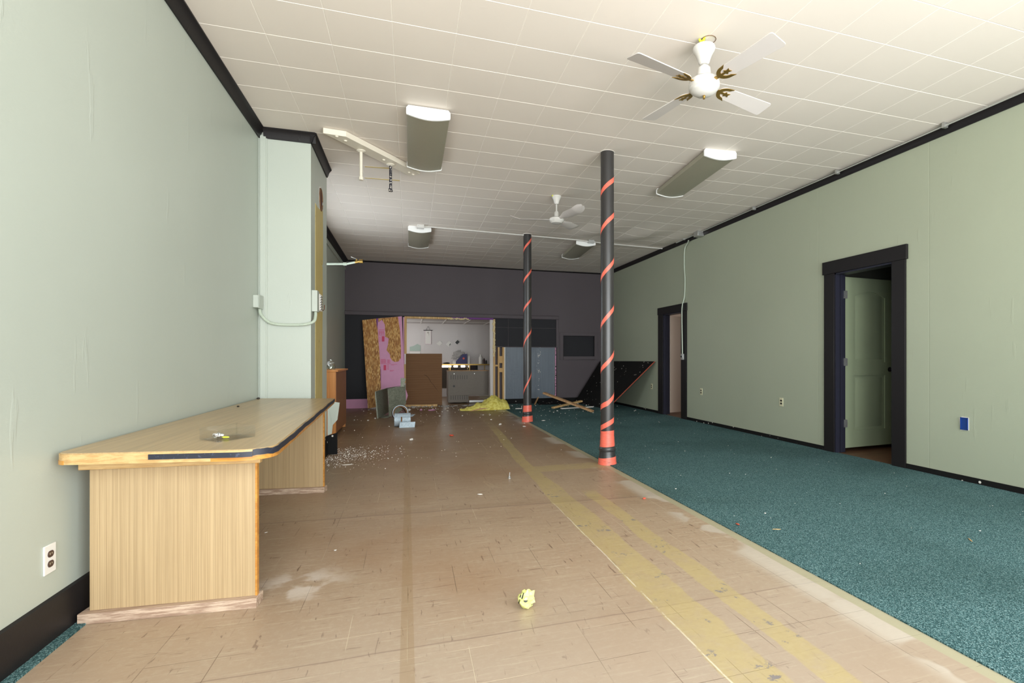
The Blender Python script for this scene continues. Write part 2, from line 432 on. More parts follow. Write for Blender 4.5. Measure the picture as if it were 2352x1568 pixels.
# ---------------------------------------------------------------- mesh builder
class MB:
    def __init__(self): self.bm = bmesh.new(); self.mats = []; self.cur = 0
    def mat(self, m):
        if m not in self.mats: self.mats.append(m)
        self.cur = self.mats.index(m); return self
    def face(self, vs, smooth=False):
        try: f = self.bm.faces.new(vs)
        except ValueError: return None
        f.material_index = self.cur; f.smooth = smooth; return f
    def box(self, x0, x1, y0, y1, z0, z1, mtx=None):
        P = [Vector((x, y, z)) for z in (z0, z1) for y in (y0, y1) for x in (x0, x1)]
        return self.hexa(P, mtx)
    def hexa(self, P, mtx=None):   # 8 corners, bottom 4 (x fastest), top 4
        if mtx is not None: P = [mtx @ p for p in P]
        v = [self.bm.verts.new(p) for p in P]
        for q in ((0, 2, 3, 1), (4, 5, 7, 6), (0, 1, 5, 4), (2, 6, 7, 3), (0, 4, 6, 2), (1, 3, 7, 5)):
            self.face([v[i] for i in q])
        return self
    def slab(self, quad, nrm):     # quad of 4 points extruded by vector
        return self.prism(quad, nrm)
    def prism(self, poly, ext, mtx=None):
        A = [Vector(p) for p in poly]; B = [p + Vector(ext) for p in A]
        if mtx is not None: A = [mtx @ p for p in A]; B = [mtx @ p for p in B]
        a = [self.bm.verts.new(p) for p in A]; b = [self.bm.verts.new(p) for p in B]
        self.face(a[::-1]); self.face(b)
        for i in range(len(a)):
            j = (i + 1) % len(a); self.face([a[i], a[j], b[j], b[i]])
        return self
    def tube(self, pts, r, seg=12, caps=True, rad=None):
        pts = [Vector(p) for p in pts]; rings = []
        prev = None
        for i, p in enumerate(pts):
            d = (pts[min(i + 1, len(pts) - 1)] - pts[max(i - 1, 0)]).normalized()
            if prev is None:
                u = d.orthogonal().normalized()
            else:
                u = (prev - d * prev.dot(d)).normalized()
            prev = u; w = d.cross(u); rr = rad[i] if rad else r
            rings.append([self.bm.verts.new(p + (u * math.cos(2 * math.pi * k / seg) + w * math.sin(2 * math.pi * k / seg)) * rr) for k in range(seg)])
        for a, b in zip(rings, rings[1:]):
            for k in range(seg):
                self.face([a[k], a[(k + 1) % seg], b[(k + 1) % seg], b[k]], True)
        if caps: self.face(rings[0][::-1]); self.face(rings[-1])
        return self
    def lathe(self, prof, c=(0, 0, 0), seg=32, mtx=None):   # prof: (r, z)
        c = Vector(c); rings = []
        for r, z in prof:
            if r < 1e-5:
                p = Vector((0, 0, z)); p = (mtx @ p if mtx is not None else p) + c
                rings.append([self.bm.verts.new(p)])
            else:
                R = []
                for k in range(seg):
                    p = Vector((r * math.cos(2 * math.pi * k / seg), r * math.sin(2 * math.pi * k / seg), z))
                    p = (mtx @ p if mtx is not None else p) + c
                    R.append(self.bm.verts.new(p))
                rings.append(R)
        for a, b in zip(rings, rings[1:]):
            for k in range(seg):
                k2 = (k + 1) % seg
                if len(a) == 1 and len(b) == 1: continue
                if len(a) == 1: self.face([a[0], b[k2], b[k]], True)
                elif len(b) == 1: self.face([a[k], a[k2], b[0]], True)
                else: self.face([a[k], a[k2], b[k2], b[k]], True)
        return self
    def blob(self, c, r, seed=0, amp=.3, sub=3, sc=(1, 1, 1)):
        random.seed(seed)
        ret = bmesh.ops.create_icosphere(self.bm, subdivisions=sub, radius=1)
        from mathutils import noise as N
        for v in ret['verts']:
            d = v.co.normalized(); k = 1 + amp * N.noise(d * 2.3 + Vector((seed * 3.1, seed, 0))) + amp * .5 * N.noise(d * 6 + Vector((0, seed, 5)))
            v.co = Vector((d.x * sc[0], d.y * sc[1], d.z * sc[2])) * r * k + Vector(c)
        for f in self.bm.faces:
            if f.verts[0] in ret['verts']: f.material_index = self.cur
        return self

def wloc(o):
    v = Vector((0, 0, 0))
    while o is not None: v += o.location; o = o.parent
    return v
def link(name, mb, mat=None, parent=None, bevel=0, smooth=False, local=False):
    bm = mb.bm
    bmesh.ops.remove_doubles(bm, verts=bm.verts, dist=1e-6)
    bmesh.ops.recalc_face_normals(bm, faces=bm.faces)
    me = bpy.data.meshes.new(name)
    off = Vector((0, 0, 0))
    if parent is None and bm.verts:
        xs = [v.co for v in bm.verts]
        off = Vector(((min(p.x for p in xs) + max(p.x for p in xs)) / 2, (min(p.y for p in xs) + max(p.y for p in xs)) / 2, min(p.z for p in xs)))
        for v in bm.verts: v.co -= off
    bm.to_mesh(me); bm.free()
    if mb.mats:
        for k in mb.mats: me.materials.append(M[k])
    else: me.materials.append(M[mat])
    if smooth:
        for p in me.polygons: p.use_smooth = True
    me.set_sharp_from_angle(angle=math.radians(32))
    o = bpy.data.objects.new(name, me); COL.objects.link(o)
    if parent is not None:
        o.parent = parent
        if not local: o.location = -wloc(parent)
    else: o.location = off
    if bevel:
        b = o.modifiers.new('bevel', 'BEVEL'); b.width = bevel; b.segments = 2; b.limit_method = 'ANGLE'; b.angle_limit = math.radians(40)
    return o
def root(name, loc, label, cat, group=None):
    o = bpy.data.objects.new(name, None); COL.objects.link(o); o.location = loc
    o.empty_display_size = .05; return tag(o, label, cat, group)
def tag(o, label, cat, group=None, kind=None):
    o['label'] = label; o['category'] = cat
    if group: o['group'] = group
    if kind: o['kind'] = kind
    return o
def struct(name, mb, mat=None, label=None, parent=None, bevel=0):
    o = link(name, mb, mat, parent, bevel)
    if parent is None: o['kind'] = 'structure'
    if label: o['label'] = label
    if label and parent is None: o['category'] = name.split('_')[0]
    return o
def copy_tree(o, loc, rot=None, label=None, parent=None):
    c = o.copy(); COL.objects.link(c)
    if parent is None:
        c.location = loc
        if rot is not None: c.rotation_euler = rot
        if label: c['label'] = label
    else: c.parent = parent
    for ch in list(o.children): copy_tree(ch, None, parent=c)
    return c

# ================================================================= SHELL
FY = -1.0     # storefront
mb = MB(); mb.box(XL - .2, 1.995, FY - .2, BY + .02, -.12, 0)
struct('floor', mb, 'floor', 'worn tan vinyl tile floor with yellow glue bands')
mb = MB(); mb.box(1.995, XR + .02, FY - .2, BY + .02, -.12, .006)
struct('floor_carpet', mb, 'carpet', 'dark green carpet covering the right half of the floor')
mb = MB(); mb.box(XL + .018, -1.295, FY, 2.75, 0.0005, .007)
struct('floor_carpet_remnant', mb, 'carpet', 'narrow green carpet remnant along the left baseboard')

# ceiling with real V grooves between tiles
def ceiling():
    xs = set([XL - .1, XR + .1]); ys = set([FY - .1, BY + .02])
    gx = [-.92 + .408 * k for k in range(-2, 15)]; gy = [4.35 + .3955 * k for k in range(-14, 22)]
    gx = [g for g in gx if XL < g < XR]; gy = [g for g in gy if FY < g < BY - .02]
    w = .0038
    for g in gx:
        xs |= {g - w, g, g + w, g + .102, g + .204, g + .306}
    for g in gy:
        ys |= {g - w, g, g + w, g + .1, g + .2, g + .3}
    xs = sorted(x for x in xs if x <= XR + .1); ys = sorted(y for y in ys if y <= BY + .02)
    SX, SY = set(gx), set(gy)
    random.seed(3)
    mb = MB(); G = []
    for x in xs:
        row = []
        for y in ys:
            z = H + (.0045 if (y in SY) else (.0028 if x in SX else 0))
            # water-damaged sag towards the right wall
            s = math.exp(-((y - 8.35) / .55) ** 2) * max(0, min(1, (x - 1.8) / 1.0)) * max(0, min(1, (4.9 - x) / .5))
            z -= s * (.030 + .022 * math.sin(x * 7.5 + y * 2))
            z -= .008 * math.sin(x * 1.3 + 1) * math.sin(y * .9)
            row.append(mb.bm.verts.new((x, y, z)))
        G.append(row)
    for i in range(len(xs) - 1):
        for j in range(len(ys) - 1):
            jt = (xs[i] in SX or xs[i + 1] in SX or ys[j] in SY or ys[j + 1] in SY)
            mb.mat('ceiling_joint_lit' if jt else 'ceiling_tile').face([G[i][j], G[i + 1][j], G[i + 1][j + 1], G[i][j + 1]], True)
    mb.mat('ceiling_tile')
    # slab above gives it thickness
    mb.box(XL - .1, XR + .1, FY - .1, BY + .02, H + .03, H + .12)
    struct('ceiling', mb, None, 'off-white square fibre tile ceiling')
ceiling()

mb = MB()
for y0_, y1_, z0_, z1_ in ((FY - .2, 6.9, -.1, H + .05), (9.5, BY + .1, -.1, H + .05), (6.9, 9.5, -.1, 1.15), (6.9, 9.5, 2.9, H + .05)): mb.box(XL - .15, XL, y0_, y1_, z0_, z1_)  # gap left for the added window
struct('wall_left', mb, 'green_left', 'pale sage green painted left wall')
# right wall with two openings
D1 = (4.11, 4.885, 2.125); D2 = (8.50, 9.235, 1.985)
mb = MB()
def wr(y0, y1, z0, z1): mb.box(XR, XR + .13, y0, y1, z0, z1)
wr(FY - .2, D1[0], -.1, H + .05); wr(D1[0], D1[1], D1[2], H + .05); wr(D1[1], D2[0], -.1, H + .05)
wr(D2[0], D2[1], D2[2], H + .05); wr(D2[1], BY + .1, -.1, H + .05)
struct('wall_right', mb, 'green_right', 'sage green painted panelled right wall with two doorways')

# chase projecting from left wall
CX0, CY0, CY1 = -.912, 5.59, 6.60
mb = MB(); mb.box(XL, CX0, CY0, CY1, 0, H)
wc = struct('wall_chase', mb, 'green_left', 'boxed-in green chase projecting from left wall')
mb = MB(); mb.box(-1.345, -1.295, CY0 - .018, CY0, 0, H - .07); mb.box(-1.30, -1.285, CY0 - .010, CY0, 0, H - .07)
struct('corner_batten', mb, 'green_left', None, wc, .003)
# stripped yellow adhesive strip and ragged pipe hole on the chase side
mb = MB(); X = CX0
poly = [tuple(PX(a, b, X)) for a, b in ((724, 1000), (724, 466), (729, 476), (733, 480), (741, 484), (741.5, 560), (741, 604), (740, 610), (736, 603), (740.5, 614), (740.5, 700), (739.5, 800), (739.5, 1000))]
mb.prism(poly, (.003, 0, 0))
struct('stripped_strip', mb, 'yellow_strip', 'stripped yellow adhesive band', wc)
mb = MB(); pts = []
random.seed(5)
for k in range(22):
    a = 2 * math.pi * k / 22; r = 1 + random.uniform(-.12, .1)
    pts.append((X, 6.165 + .105 * r * math.cos(a), 2.83 + .13 * r * math.sin(a)))
mb.mat('bare_white').prism([(X, 6.165 + (p[1] - 6.165) * 1.12, 2.83 + (p[2] - 2.83) * 1.1) for p in pts], (.0015, 0, 0))
mb.mat('hole_dark').prism(pts, (.003, 0, 0))
mb.mat('rust').tube([(X + .004, 6.165 + .092 * math.cos(t), 2.83 + .115 * math.sin(t)) for t in [i * .35 for i in range(18)]], .008, 6)
struct('flue_hole', mb, None, 'ragged round flue hole with rusty rim', wc)

# ---- back wall
T = .14
mb = MB()
OL, OR, OT, OB = -.105, 1.875, 2.065, .07
def wb(x0, x1, z0, z1, y0=BY, y1=BY + T): mb.box(x0, x1, y0, y1, z0, z1)
mb.mat('charcoal_wall')
wb(XL - .1, XR + .2, 2.10, H + .05)                       # upper wall, continuous
mb.mat('charcoal_dark'); wb(XL - .1, OL - .0, .20, 2.10, BY + .02); mb.mat('charcoal_wall')
wb(3.52, 3.64, -.1, 2.10); wb(4.56, XR + .2, -.1, 2.10)
wb(3.64, 4.56, -.1, 1.125); wb(3.64, 4.56, 1.72, 2.10)
mb.mat('charcoal_dark'); wb(3.6, 4.6, 1.1, 1.75, BY + .10, BY + T)  # niche back in the darker charcoal: inner shadow put into its colour
wb(1.965, 3.52, 1.385, 2.10, BY + .015)
wb(OL, 1.965, 2.055, 2.10, BY + .02)
wb(2.2, 3.52, -.1, .12, BY + .03)
struct('wall_back', mb, None, 'charcoal painted back wall with broken-open section')
mb = MB()
mb.box(XL, 3.555, BY - .035, BY, 2.085, 2.165); mb.box(XL, 3.56, BY - .045, BY, 2.165, 2.175); mb.box(3.50, 3.555, BY - .018, BY, 1.385, 2.085)
struct('trim_1', mb, 'charcoal_wall', 'charcoal ledge board crossing the back wall', bevel=.004)
mb = MB(); mb.box(2.29, 2.296, BY + .008, BY + .015, 1.385, 2.08); mb.box(2.0, 3.5, BY + .010, BY + .015, 1.86, 1.866)
mb.box(1.965, 3.5, BY + .005, BY + .016, 1.385, 1.40)
struct('trim_2', mb, 'charcoal_wall')
# exposed plywood sheet
mb = MB(); mb.box(2.22, 3.47, BY + .03, BY + .045, .12, 1.385)
mb.box(2.98, 2.99, BY + .024, BY + .03, .12, 1.385)
struct('trim_3', mb, 'charcoal_plywood', 'blistered slate-grey plywood sheet low on back wall')
mb = MB()
random.seed(8)
zz = .18
while zz < 1.37:
    d = random.uniform(.02, .10); w = random.uniform(.008, .022)
    mb.box(3.495 - w, 3.50, BY + .005, BY + .028, zz, min(1.383, zz + d)); zz += d + random.uniform(.0, .03)
struct('trim_4', mb, 'pink_foam', 'torn pink foam edge beside the plywood')
mb = MB()
for k in range(46):
    z0 = random.choice([random.uniform(1.15, 1.38), random.uniform(.75, .85), random.uniform(.12, 1.38)]); x0 = 3.06 + random.gauss(0, .022); s = random.uniform(.004, .013)
    mb.prism([(x0, BY + .0265, z0), (x0 + s, BY + .0265, z0 + s * .3), (x0 + s * .7, BY + .0265, z0 + s * 1.8), (x0 - s * .3, BY + .0265, z0 + s)], (0, .0035, 0))
struct('trim_5', mb, 'bare_white')
# broken studs between opening and plywood
mb = MB()
mb.mat('stud'); mb.box(2.045, 2.085, BY + .03, BY + .12, .07, 1.385); mb.box(2.155, 2.20, BY + .02, BY + .11, .07, 1.385)
mb.box(1.985, 2.045, BY + .05, BY + .11, .92, .96); mb.box(2.085, 2.155, BY + .04, BY + .10, 1.0, 1.17); mb.box(2.085, 2.155, BY + .04, BY + .10, .78, .88)
mb.box(1.985, 2.155, BY + .05, BY + .11, .07, .12)
mb.mat('bare_white'); mb.box(2.20, 2.222, BY + .015, BY + .035, .09, 1.385)
struct('trim_6', mb, None, 'exposed broken studs right of the opening')
mb = MB(); mb.mat('charcoal_wall').box(1.98, 2.22, BY + .12, BY + T, 0, 1.5)
struct('trim_7', mb, None)
# right jamb: cream foam / splintered edge
mb = MB(); mb.mat('stud').box(1.93, 1.975, BY - .002, BY + .12, .03, 2.06)
mb.mat('white_room_wall').box(1.86, 1.93, BY + .03, BY + .14, .03, 2.06)
struct('trim_8', mb, None, 'grey and raw wood jamb on right of opening')
mb = MB(); random.seed(4); mb.mat('cream_foam')
for k in range(34):
    z0 = 2.03 - k * .026 - random.uniform(0, .01); r = random.uniform(.012, .026)
    mb.blob((1.945 + random.uniform(-.018, .02), BY - .006, z0), r, k, .5, 2, (1, .5, 1.3))
for k in range(22):
    mb.blob((.86 + k * .022 + random.uniform(-.01, .01), BY + .0, 2.05 + random.uniform(-.012, .012)), random.uniform(.01, .026), k + 50, .5, 2, (1.2, .5, .8))
struct('trim_9', mb, None, 'torn cream foam sealant around opening')
# header and left jamb, sill
mb = MB(); mb.mat('stud').box(OL, .95, BY - .004, BY + .12, 2.035, 2.078); mb.mat('purple_foam_edge').box(.95, 1.93, BY - .002, BY + .12, 2.045, 2.085)
struct('trim_10', mb, None, 'raw wood and purple foam header of opening')
mb = MB(); mb.mat('stud').box(OL - .005, OL + .05, BY - .004, BY + .10, 1.22, 2.035); mb.box(OL - .01, OL + .03, BY - .004, BY + .10, .55, .98)
mb.mat('pink_foam').box(OL - .03, OL + .0, BY + .0, BY + .10, .02, 2.06)
struct('trim_11', mb, None, 'raw wood left jamb of opening')
mb = MB(); mb.mat('stud').box(OL + .02, .62, BY - .03, BY + .10, 0, .045)
struct('trim_12', mb, None, 'raw wood sill plate at foot of opening')
# pink base foam strip at left
mb = MB(); mb.box(XL, -.85, BY + .0, BY + .05, .0, .205)
struct('baseboard_back', mb, 'pink_foam', 'pink foam strip along foot of back wall')
mb = MB(); mb.box(2.22, 3.52, BY + .0, BY + .03, 0, .125); mb.box(3.52, XR, BY - .02, BY, 0, .125)
struct('baseboard_rear', mb, 'chipped_black')
# niche frame
mb = MB()
for a in ((3.595, 3.685, 1.08, 1.765), (4.52, 4.605, 1.08, 1.765), (3.685, 4.52, 1.685, 1.765), (3.685, 4.52, 1.08, 1.165)):
    mb.box(a[0], a[1], BY - .02, BY, a[2], a[3])
struct('trim_13', mb, 'charcoal_wall', 'charcoal picture-frame trim round shallow wall niche', bevel=.003)

# ---- crown trims and baseboards
def crown(p0, p1, name, inward, hgt=.095, dep=.055, mat='black_trim', label=None):
    p0 = Vector(p0); p1 = Vector(p1); n = Vector(inward)
    prof = [(0, 0), (0, -hgt), (.012, -hgt), (.02, -hgt * .8), (.03, -hgt * .45), (dep * .85, -hgt * .2), (dep, -.012), (dep, 0)]
    mb = MB(); A = [p0 + n * a + Vector((0, 0, b)) for a, b in prof]; mb.prism(A, p1 - p0)
    return struct(name, mb, mat, label)
HC = H - .001
crown((XL, FY, HC), (XL, CY0, HC), 'trim_14', (1, 0, 0), label='black crown moulding along left wall')
crown((XL + .045, CY0, HC), (CX0 + .045, CY0, HC), 'trim_15', (0, -1, 0), label='black crown moulding across front of chase')
crown((CX0, CY0 - .045, HC), (CX0, CY1 - .02, HC), 'trim_16', (1, 0, 0), label='black crown moulding along side of chase')
crown((XL, CY1, HC), (XL, BY, HC), 'trim_17', (1, 0, 0), .10, .07, label='black crown moulding behind chase')
crown((XR, FY, HC), (XR, BY, HC), 'trim_18', (-1, 0, 0), .085, .03, label='black crown moulding along right wall')
crown((XL, BY, HC), (XR, BY, HC), 'trim_19', (0, -1, 0), .03, .02, label='thin black strip along top of back wall')
mb = MB(); mb.box(XL, XL + .022, CY1, BY, H - .22, H - .19)
struct('trim_20', mb, 'green_left')
mb = MB()
mb.prism([(XL, FY, 0), (XL + .022, FY, 0), (XL + .022, FY, .14), (XL + .014, FY, .165), (XL, FY, .17)], (0, CY0 - FY, 0))
struct('baseboard_left', mb, 'black_trim', 'tall dark brown baseboard on left wall')
mb = MB()
for a, b in ((FY, D1[0] - .15), (D1[1] + .15, D2[0] - .15), (D2[1] + .19, BY)): mb.box(XR - .012, XR, a, b, .0, .055)
struct('baseboard_right', mb, 'chipped_black', 'low black baseboard on right wall')
mb = MB(); mb.box(CX0, CX0 + .015, CY0, CY1, 0, .22); mb.box(XL, CX0 + .015, CY0 - .015, CY0, 0, .22)
struct('baseboard_chase', mb, 'chipped_black', None)

# ---- storefront behind the camera
mb = MB(); mb.mat('exterior_wall')
mb.box(XL - .15, XR + .15, FY - .15, FY, -.1, .40); mb.box(XL - .15, XR + .15, FY - .15, FY, 2.95, H + .1)
for x in (XL - .15, 0.55, 2.45, XR - .12):
    mb.box(x, x + .2, FY - .15, FY, .40, 2.95)
struct('wall_front', mb, None)
wi = 1
for a, b in ((XL + .05, .55), (.75, 2.45), (2.65, XR - .12)):
    mb = MB(); mb.mat('black_trim')
    mb.box(a, b, FY - .1, FY - .05, .40, .45); mb.box(a, b, FY - .1, FY - .05, 2.9, 2.95); mb.box(a, a + .05, FY - .1, FY - .05, .45, 2.9); mb.box(b - .05, b, FY - .1, FY - .05, .45, 2.9)
    w = struct('window_%d' % wi, mb, None); wi += 1
    g = MB(); g.box(a + .05, b - .05, FY - .08, FY - .075, .45, 2.9); struct('pane', g, 'window_glass', None, w)
mb = MB()
mb.box(XL - .1, XL - .05, 6.9, 9.5, 1.15, 1.2); mb.box(XL - .1, XL - .05, 6.9, 9.5, 2.85, 2.9); mb.box(XL - .1, XL - .05, 6.9, 6.95, 1.2, 2.85); mb.box(XL - .1, XL - .05, 9.45, 9.5, 1.2, 2.85)
w = struct('window_4', mb, 'black_trim'); g = MB(); g.box(XL - .08, XL - .075, 6.95, 9.45, 1.2, 2.85); struct('pane', g, 'window_glass', None, w)  # unseen window added so the rear fill lamp can shine in
mb = MB(); mb.box(-14, 18, -16, FY - .15, -.3, -.12); struct('ground', mb, 'pavement')

# ================================================================= DOORS AND SIDE ROOMS
def casing(mb, y0, y1, zt, wleg, whead, over, dep=.022):
    mb.box(XR - dep, XR, y0 - wleg, y0, 0.006, zt); mb.box(XR - dep, XR, y1, y1 + wleg, 0.006, zt)
    mb.box(XR - dep - .008, XR, y0 - wleg - over, y1 + wleg + over, zt, zt + whead)
def jambs(mb, y0, y1, zt):
    mb.box(XR - .005, XR + .135, y0 - .0, y0 + .018, 0.006, zt); mb.box(XR - .005, XR + .135, y1 - .018, y1, 0.006, zt); mb.box(XR - .005, XR + .135, y0, y1, zt - .018, zt)
    mb.box(XR + .05, XR + .075, y1 - .032, y1 - .018, 0.006, zt)
mb = MB(); casing(mb, D1[0], D1[1], 2.125, .15, .15, .02)
d1 = struct('door_1', mb, 'black_trim', 'near doorway in right wall with wide black casing and open green panel door', bevel=.002)
mb = MB(); jambs(mb, D1[0], D1[1], 2.125); struct('jamb', mb, 'navy_jamb', None, d1)

def door_leaf(width, height, mat):
    # local: hinge at x=0, leaf extends +x, front face toward -y
    mb = MB(); t = .035; g = .012
    def rect(x0, x1, z0, z1, y0=0, y1=t): mb.box(x0, x1, y0, y1, z0, z1)
    st = .13
    zr = [(0, .20), (.86, 1.02), (height - .16, height)]
    rect(0, st, 0, height); rect(width - st, width, 0, height)
    for a, b in zr: rect(st, width - st, a, b)
    rect(st, width - st, .2, .86, .012, t - .012); rect(st, width - st, 1.02, height - .16, .012, t - .012)
    # raised panels
    def raised(z0, z1, arch):
        x0, x1 = st + .045, width - st - .045; n = 12
        def outline(e):
            P = [(x0 + e, z0 + e), (x1 - e, z0 + e)]
            if arch:
                for k in range(n + 1):
                    u = k / n; x = (x1 - e) + (x0 - x1 + 2 * e) * u; P.append((x, z1 - e - .05 + .05 * math.sin(math.pi * u)))
            else: P += [(x1 - e, z1 - e), (x0 + e, z1 - e)]
            return P
        o, i = outline(0), outline(.025)
        vo = [mb.bm.verts.new((x, .0118, z)) for x, z in o]; vi = [mb.bm.verts.new((x, .003, z)) for x, z in i]
        for k in range(len(vo)):
            j = (k + 1) % len(vo); mb.face([vo[k], vo[j], vi[j], vi[k]])
        mb.face(vi)
    raised(.235, .83, False); raised(1.055, height - .17, True)
    # arch spandrels so the recess reads as arched
    x0, x1 = st, width - st; zt = height - .16
    for sgn in (0, 1):
        P = []
        for k in range(9):
            u = k / 8 * .5; x = x0 + (x1 - x0) * u; z = zt - .065 + .065 * math.sin(math.pi * u)
            if sgn: x = x1 - (x - x0)
            P.append((x, z))
        P.append(((x0 + x1) / 2, zt)); P.append((x1 if sgn else x0, zt))
        mb.prism([(x, 0, z) for x, z in P], (0, .0125, 0))
    return mb
mb = door_leaf(.80, 2.04, 'door_green')
for v in mb.bm.verts: v.co = Matrix.Rotation(math.radians(4), 4, 'Z') @ v.co + Vector((XR + .15, D1[1] - .005, .05))
lf = struct('door_leaf', mb, 'door_green', 'sage green two-panel door standing open', d1)
mb = MB()
p = Matrix.Rotation(math.radians(4), 4, 'Z') @ Vector((.735, -.02, .98)) + Vector((XR + .15, D1[1] - .005, .0))
mb.lathe([(.0, -.05), (.018, -.05), (.027, -.035), (.024, -.02), (.012, -.012), (.012, .0), (.028, .004), (.028, .01)], p, 20, Matrix.Rotation(math.radians(-90), 4, 'X'))
struct('door_knob', mb, 'black_trim', 'black round knob', lf)
for z in (.30, 1.03, 1.83):
    mb = MB(); mb.box(XR + .115, XR + .152, D1[1] - .034, D1[1] - .016, z, z + .09); mb.tube([(XR + .152, D1[1] - .018, z), (XR + .152, D1[1] - .018, z + .09)], .006, 8)
    struct('hinge', mb, 'steel', None, d1)
# far doorway
mb = MB(); casing(mb, D2[0], D2[1], 1.985, .19, .14, .01)
d2 = struct('door_2', mb, 'black_trim', 'far narrow doorway in right wall with black casing', bevel=.002)
mb = MB(); jambs(mb, D2[0], D2[1], 1.985); struct('jamb', mb, 'navy_jamb', None, d2)
mb = MB(); mb.box(0, .70, 0, .035, .04, 1.955)
for v in mb.bm.verts: v.co = Matrix.Rotation(math.radians(16), 4, 'Z') @ v.co + Vector((XR + .14, D2[1] - .04, 0))
struct('door_leaf', mb, 'beige_paint', 'plain beige door slab standing open', d2)
# side rooms
mb = MB(); mb.mat('side_room_wall')
mb.box(XR + .13, 7.6, 5.5, 5.6, -.1, 2.7); mb.box(XR + .13, 7.6, 2.6, 2.7, -.1, 2.7); mb.box(7.5, 7.6, 2.6, 5.6, -.1, 2.7); mb.box(XR + .13, 7.6, 2.6, 5.6, 2.5, 2.6)
mb.mat('navy_jamb').box(XR + .13, 7.5, 5.48, 5.5, 0, .14)
struct('wall_side_room', mb)
mb = MB(); mb.box(XR + .0, 7.6, 2.6, 5.6, -.1, .002); struct('floor_side_room', mb, 'wood_floor')
mb = MB(); mb.mat('beige_paint')
mb.box(XR + .13, 7.6, 7.5, 7.6, -.1, 2.7); mb.box(XR + .13, 7.6, 11.2, 11.3, -.1, 2.7); mb.box(7.5, 7.6, 7.5, 11.3, -.1, 2.7); mb.box(XR + .13, 7.6, 7.5, 11.3, 2.5, 2.6)
struct('wall_far_room', mb)
mb = MB(); mb.box(XR + .0, 7.6, 7.5, 11.3, -.1, .002); struct('floor_far_room', mb, 'wood_floor')

# ================================================================= BACK ROOM
RY = 15.5
mb = MB(); mb.mat('white_room_wall')
mb.box(-1.5, 3.6, RY, RY + .1, -.1, 2.4); mb.box(-1.6, -1.5, BY + T, RY + .1, -.1, 2.4); mb.box(3.6, 3.7, BY + T, RY + .1, -.1, 2.4)
struct('wall_back_room', mb, None, 'white wall of the room behind the opening')
mb = MB(); mb.mat('drop_tile').box(-1.5, 3.6, BY + T, RY, 2.115, 2.2)
mb.mat('white_plastic')
for x in (-.9, -.3, .3, .9, 1.5, 2.1, 2.7): mb.box(x, x + .024, BY + T, RY, 2.106, 2.116)
for y in (13.3, 14.5): mb.box(-1.5, 3.6, y, y + .024, 2.106, 2.116)
struct('ceiling_back_room', mb)
mb = MB(); mb.box(-1.5, 3.6, BY + .02, RY, -.12, -.001); struct('floor_back_room', mb, 'floor')

# ================================================================= THINGS

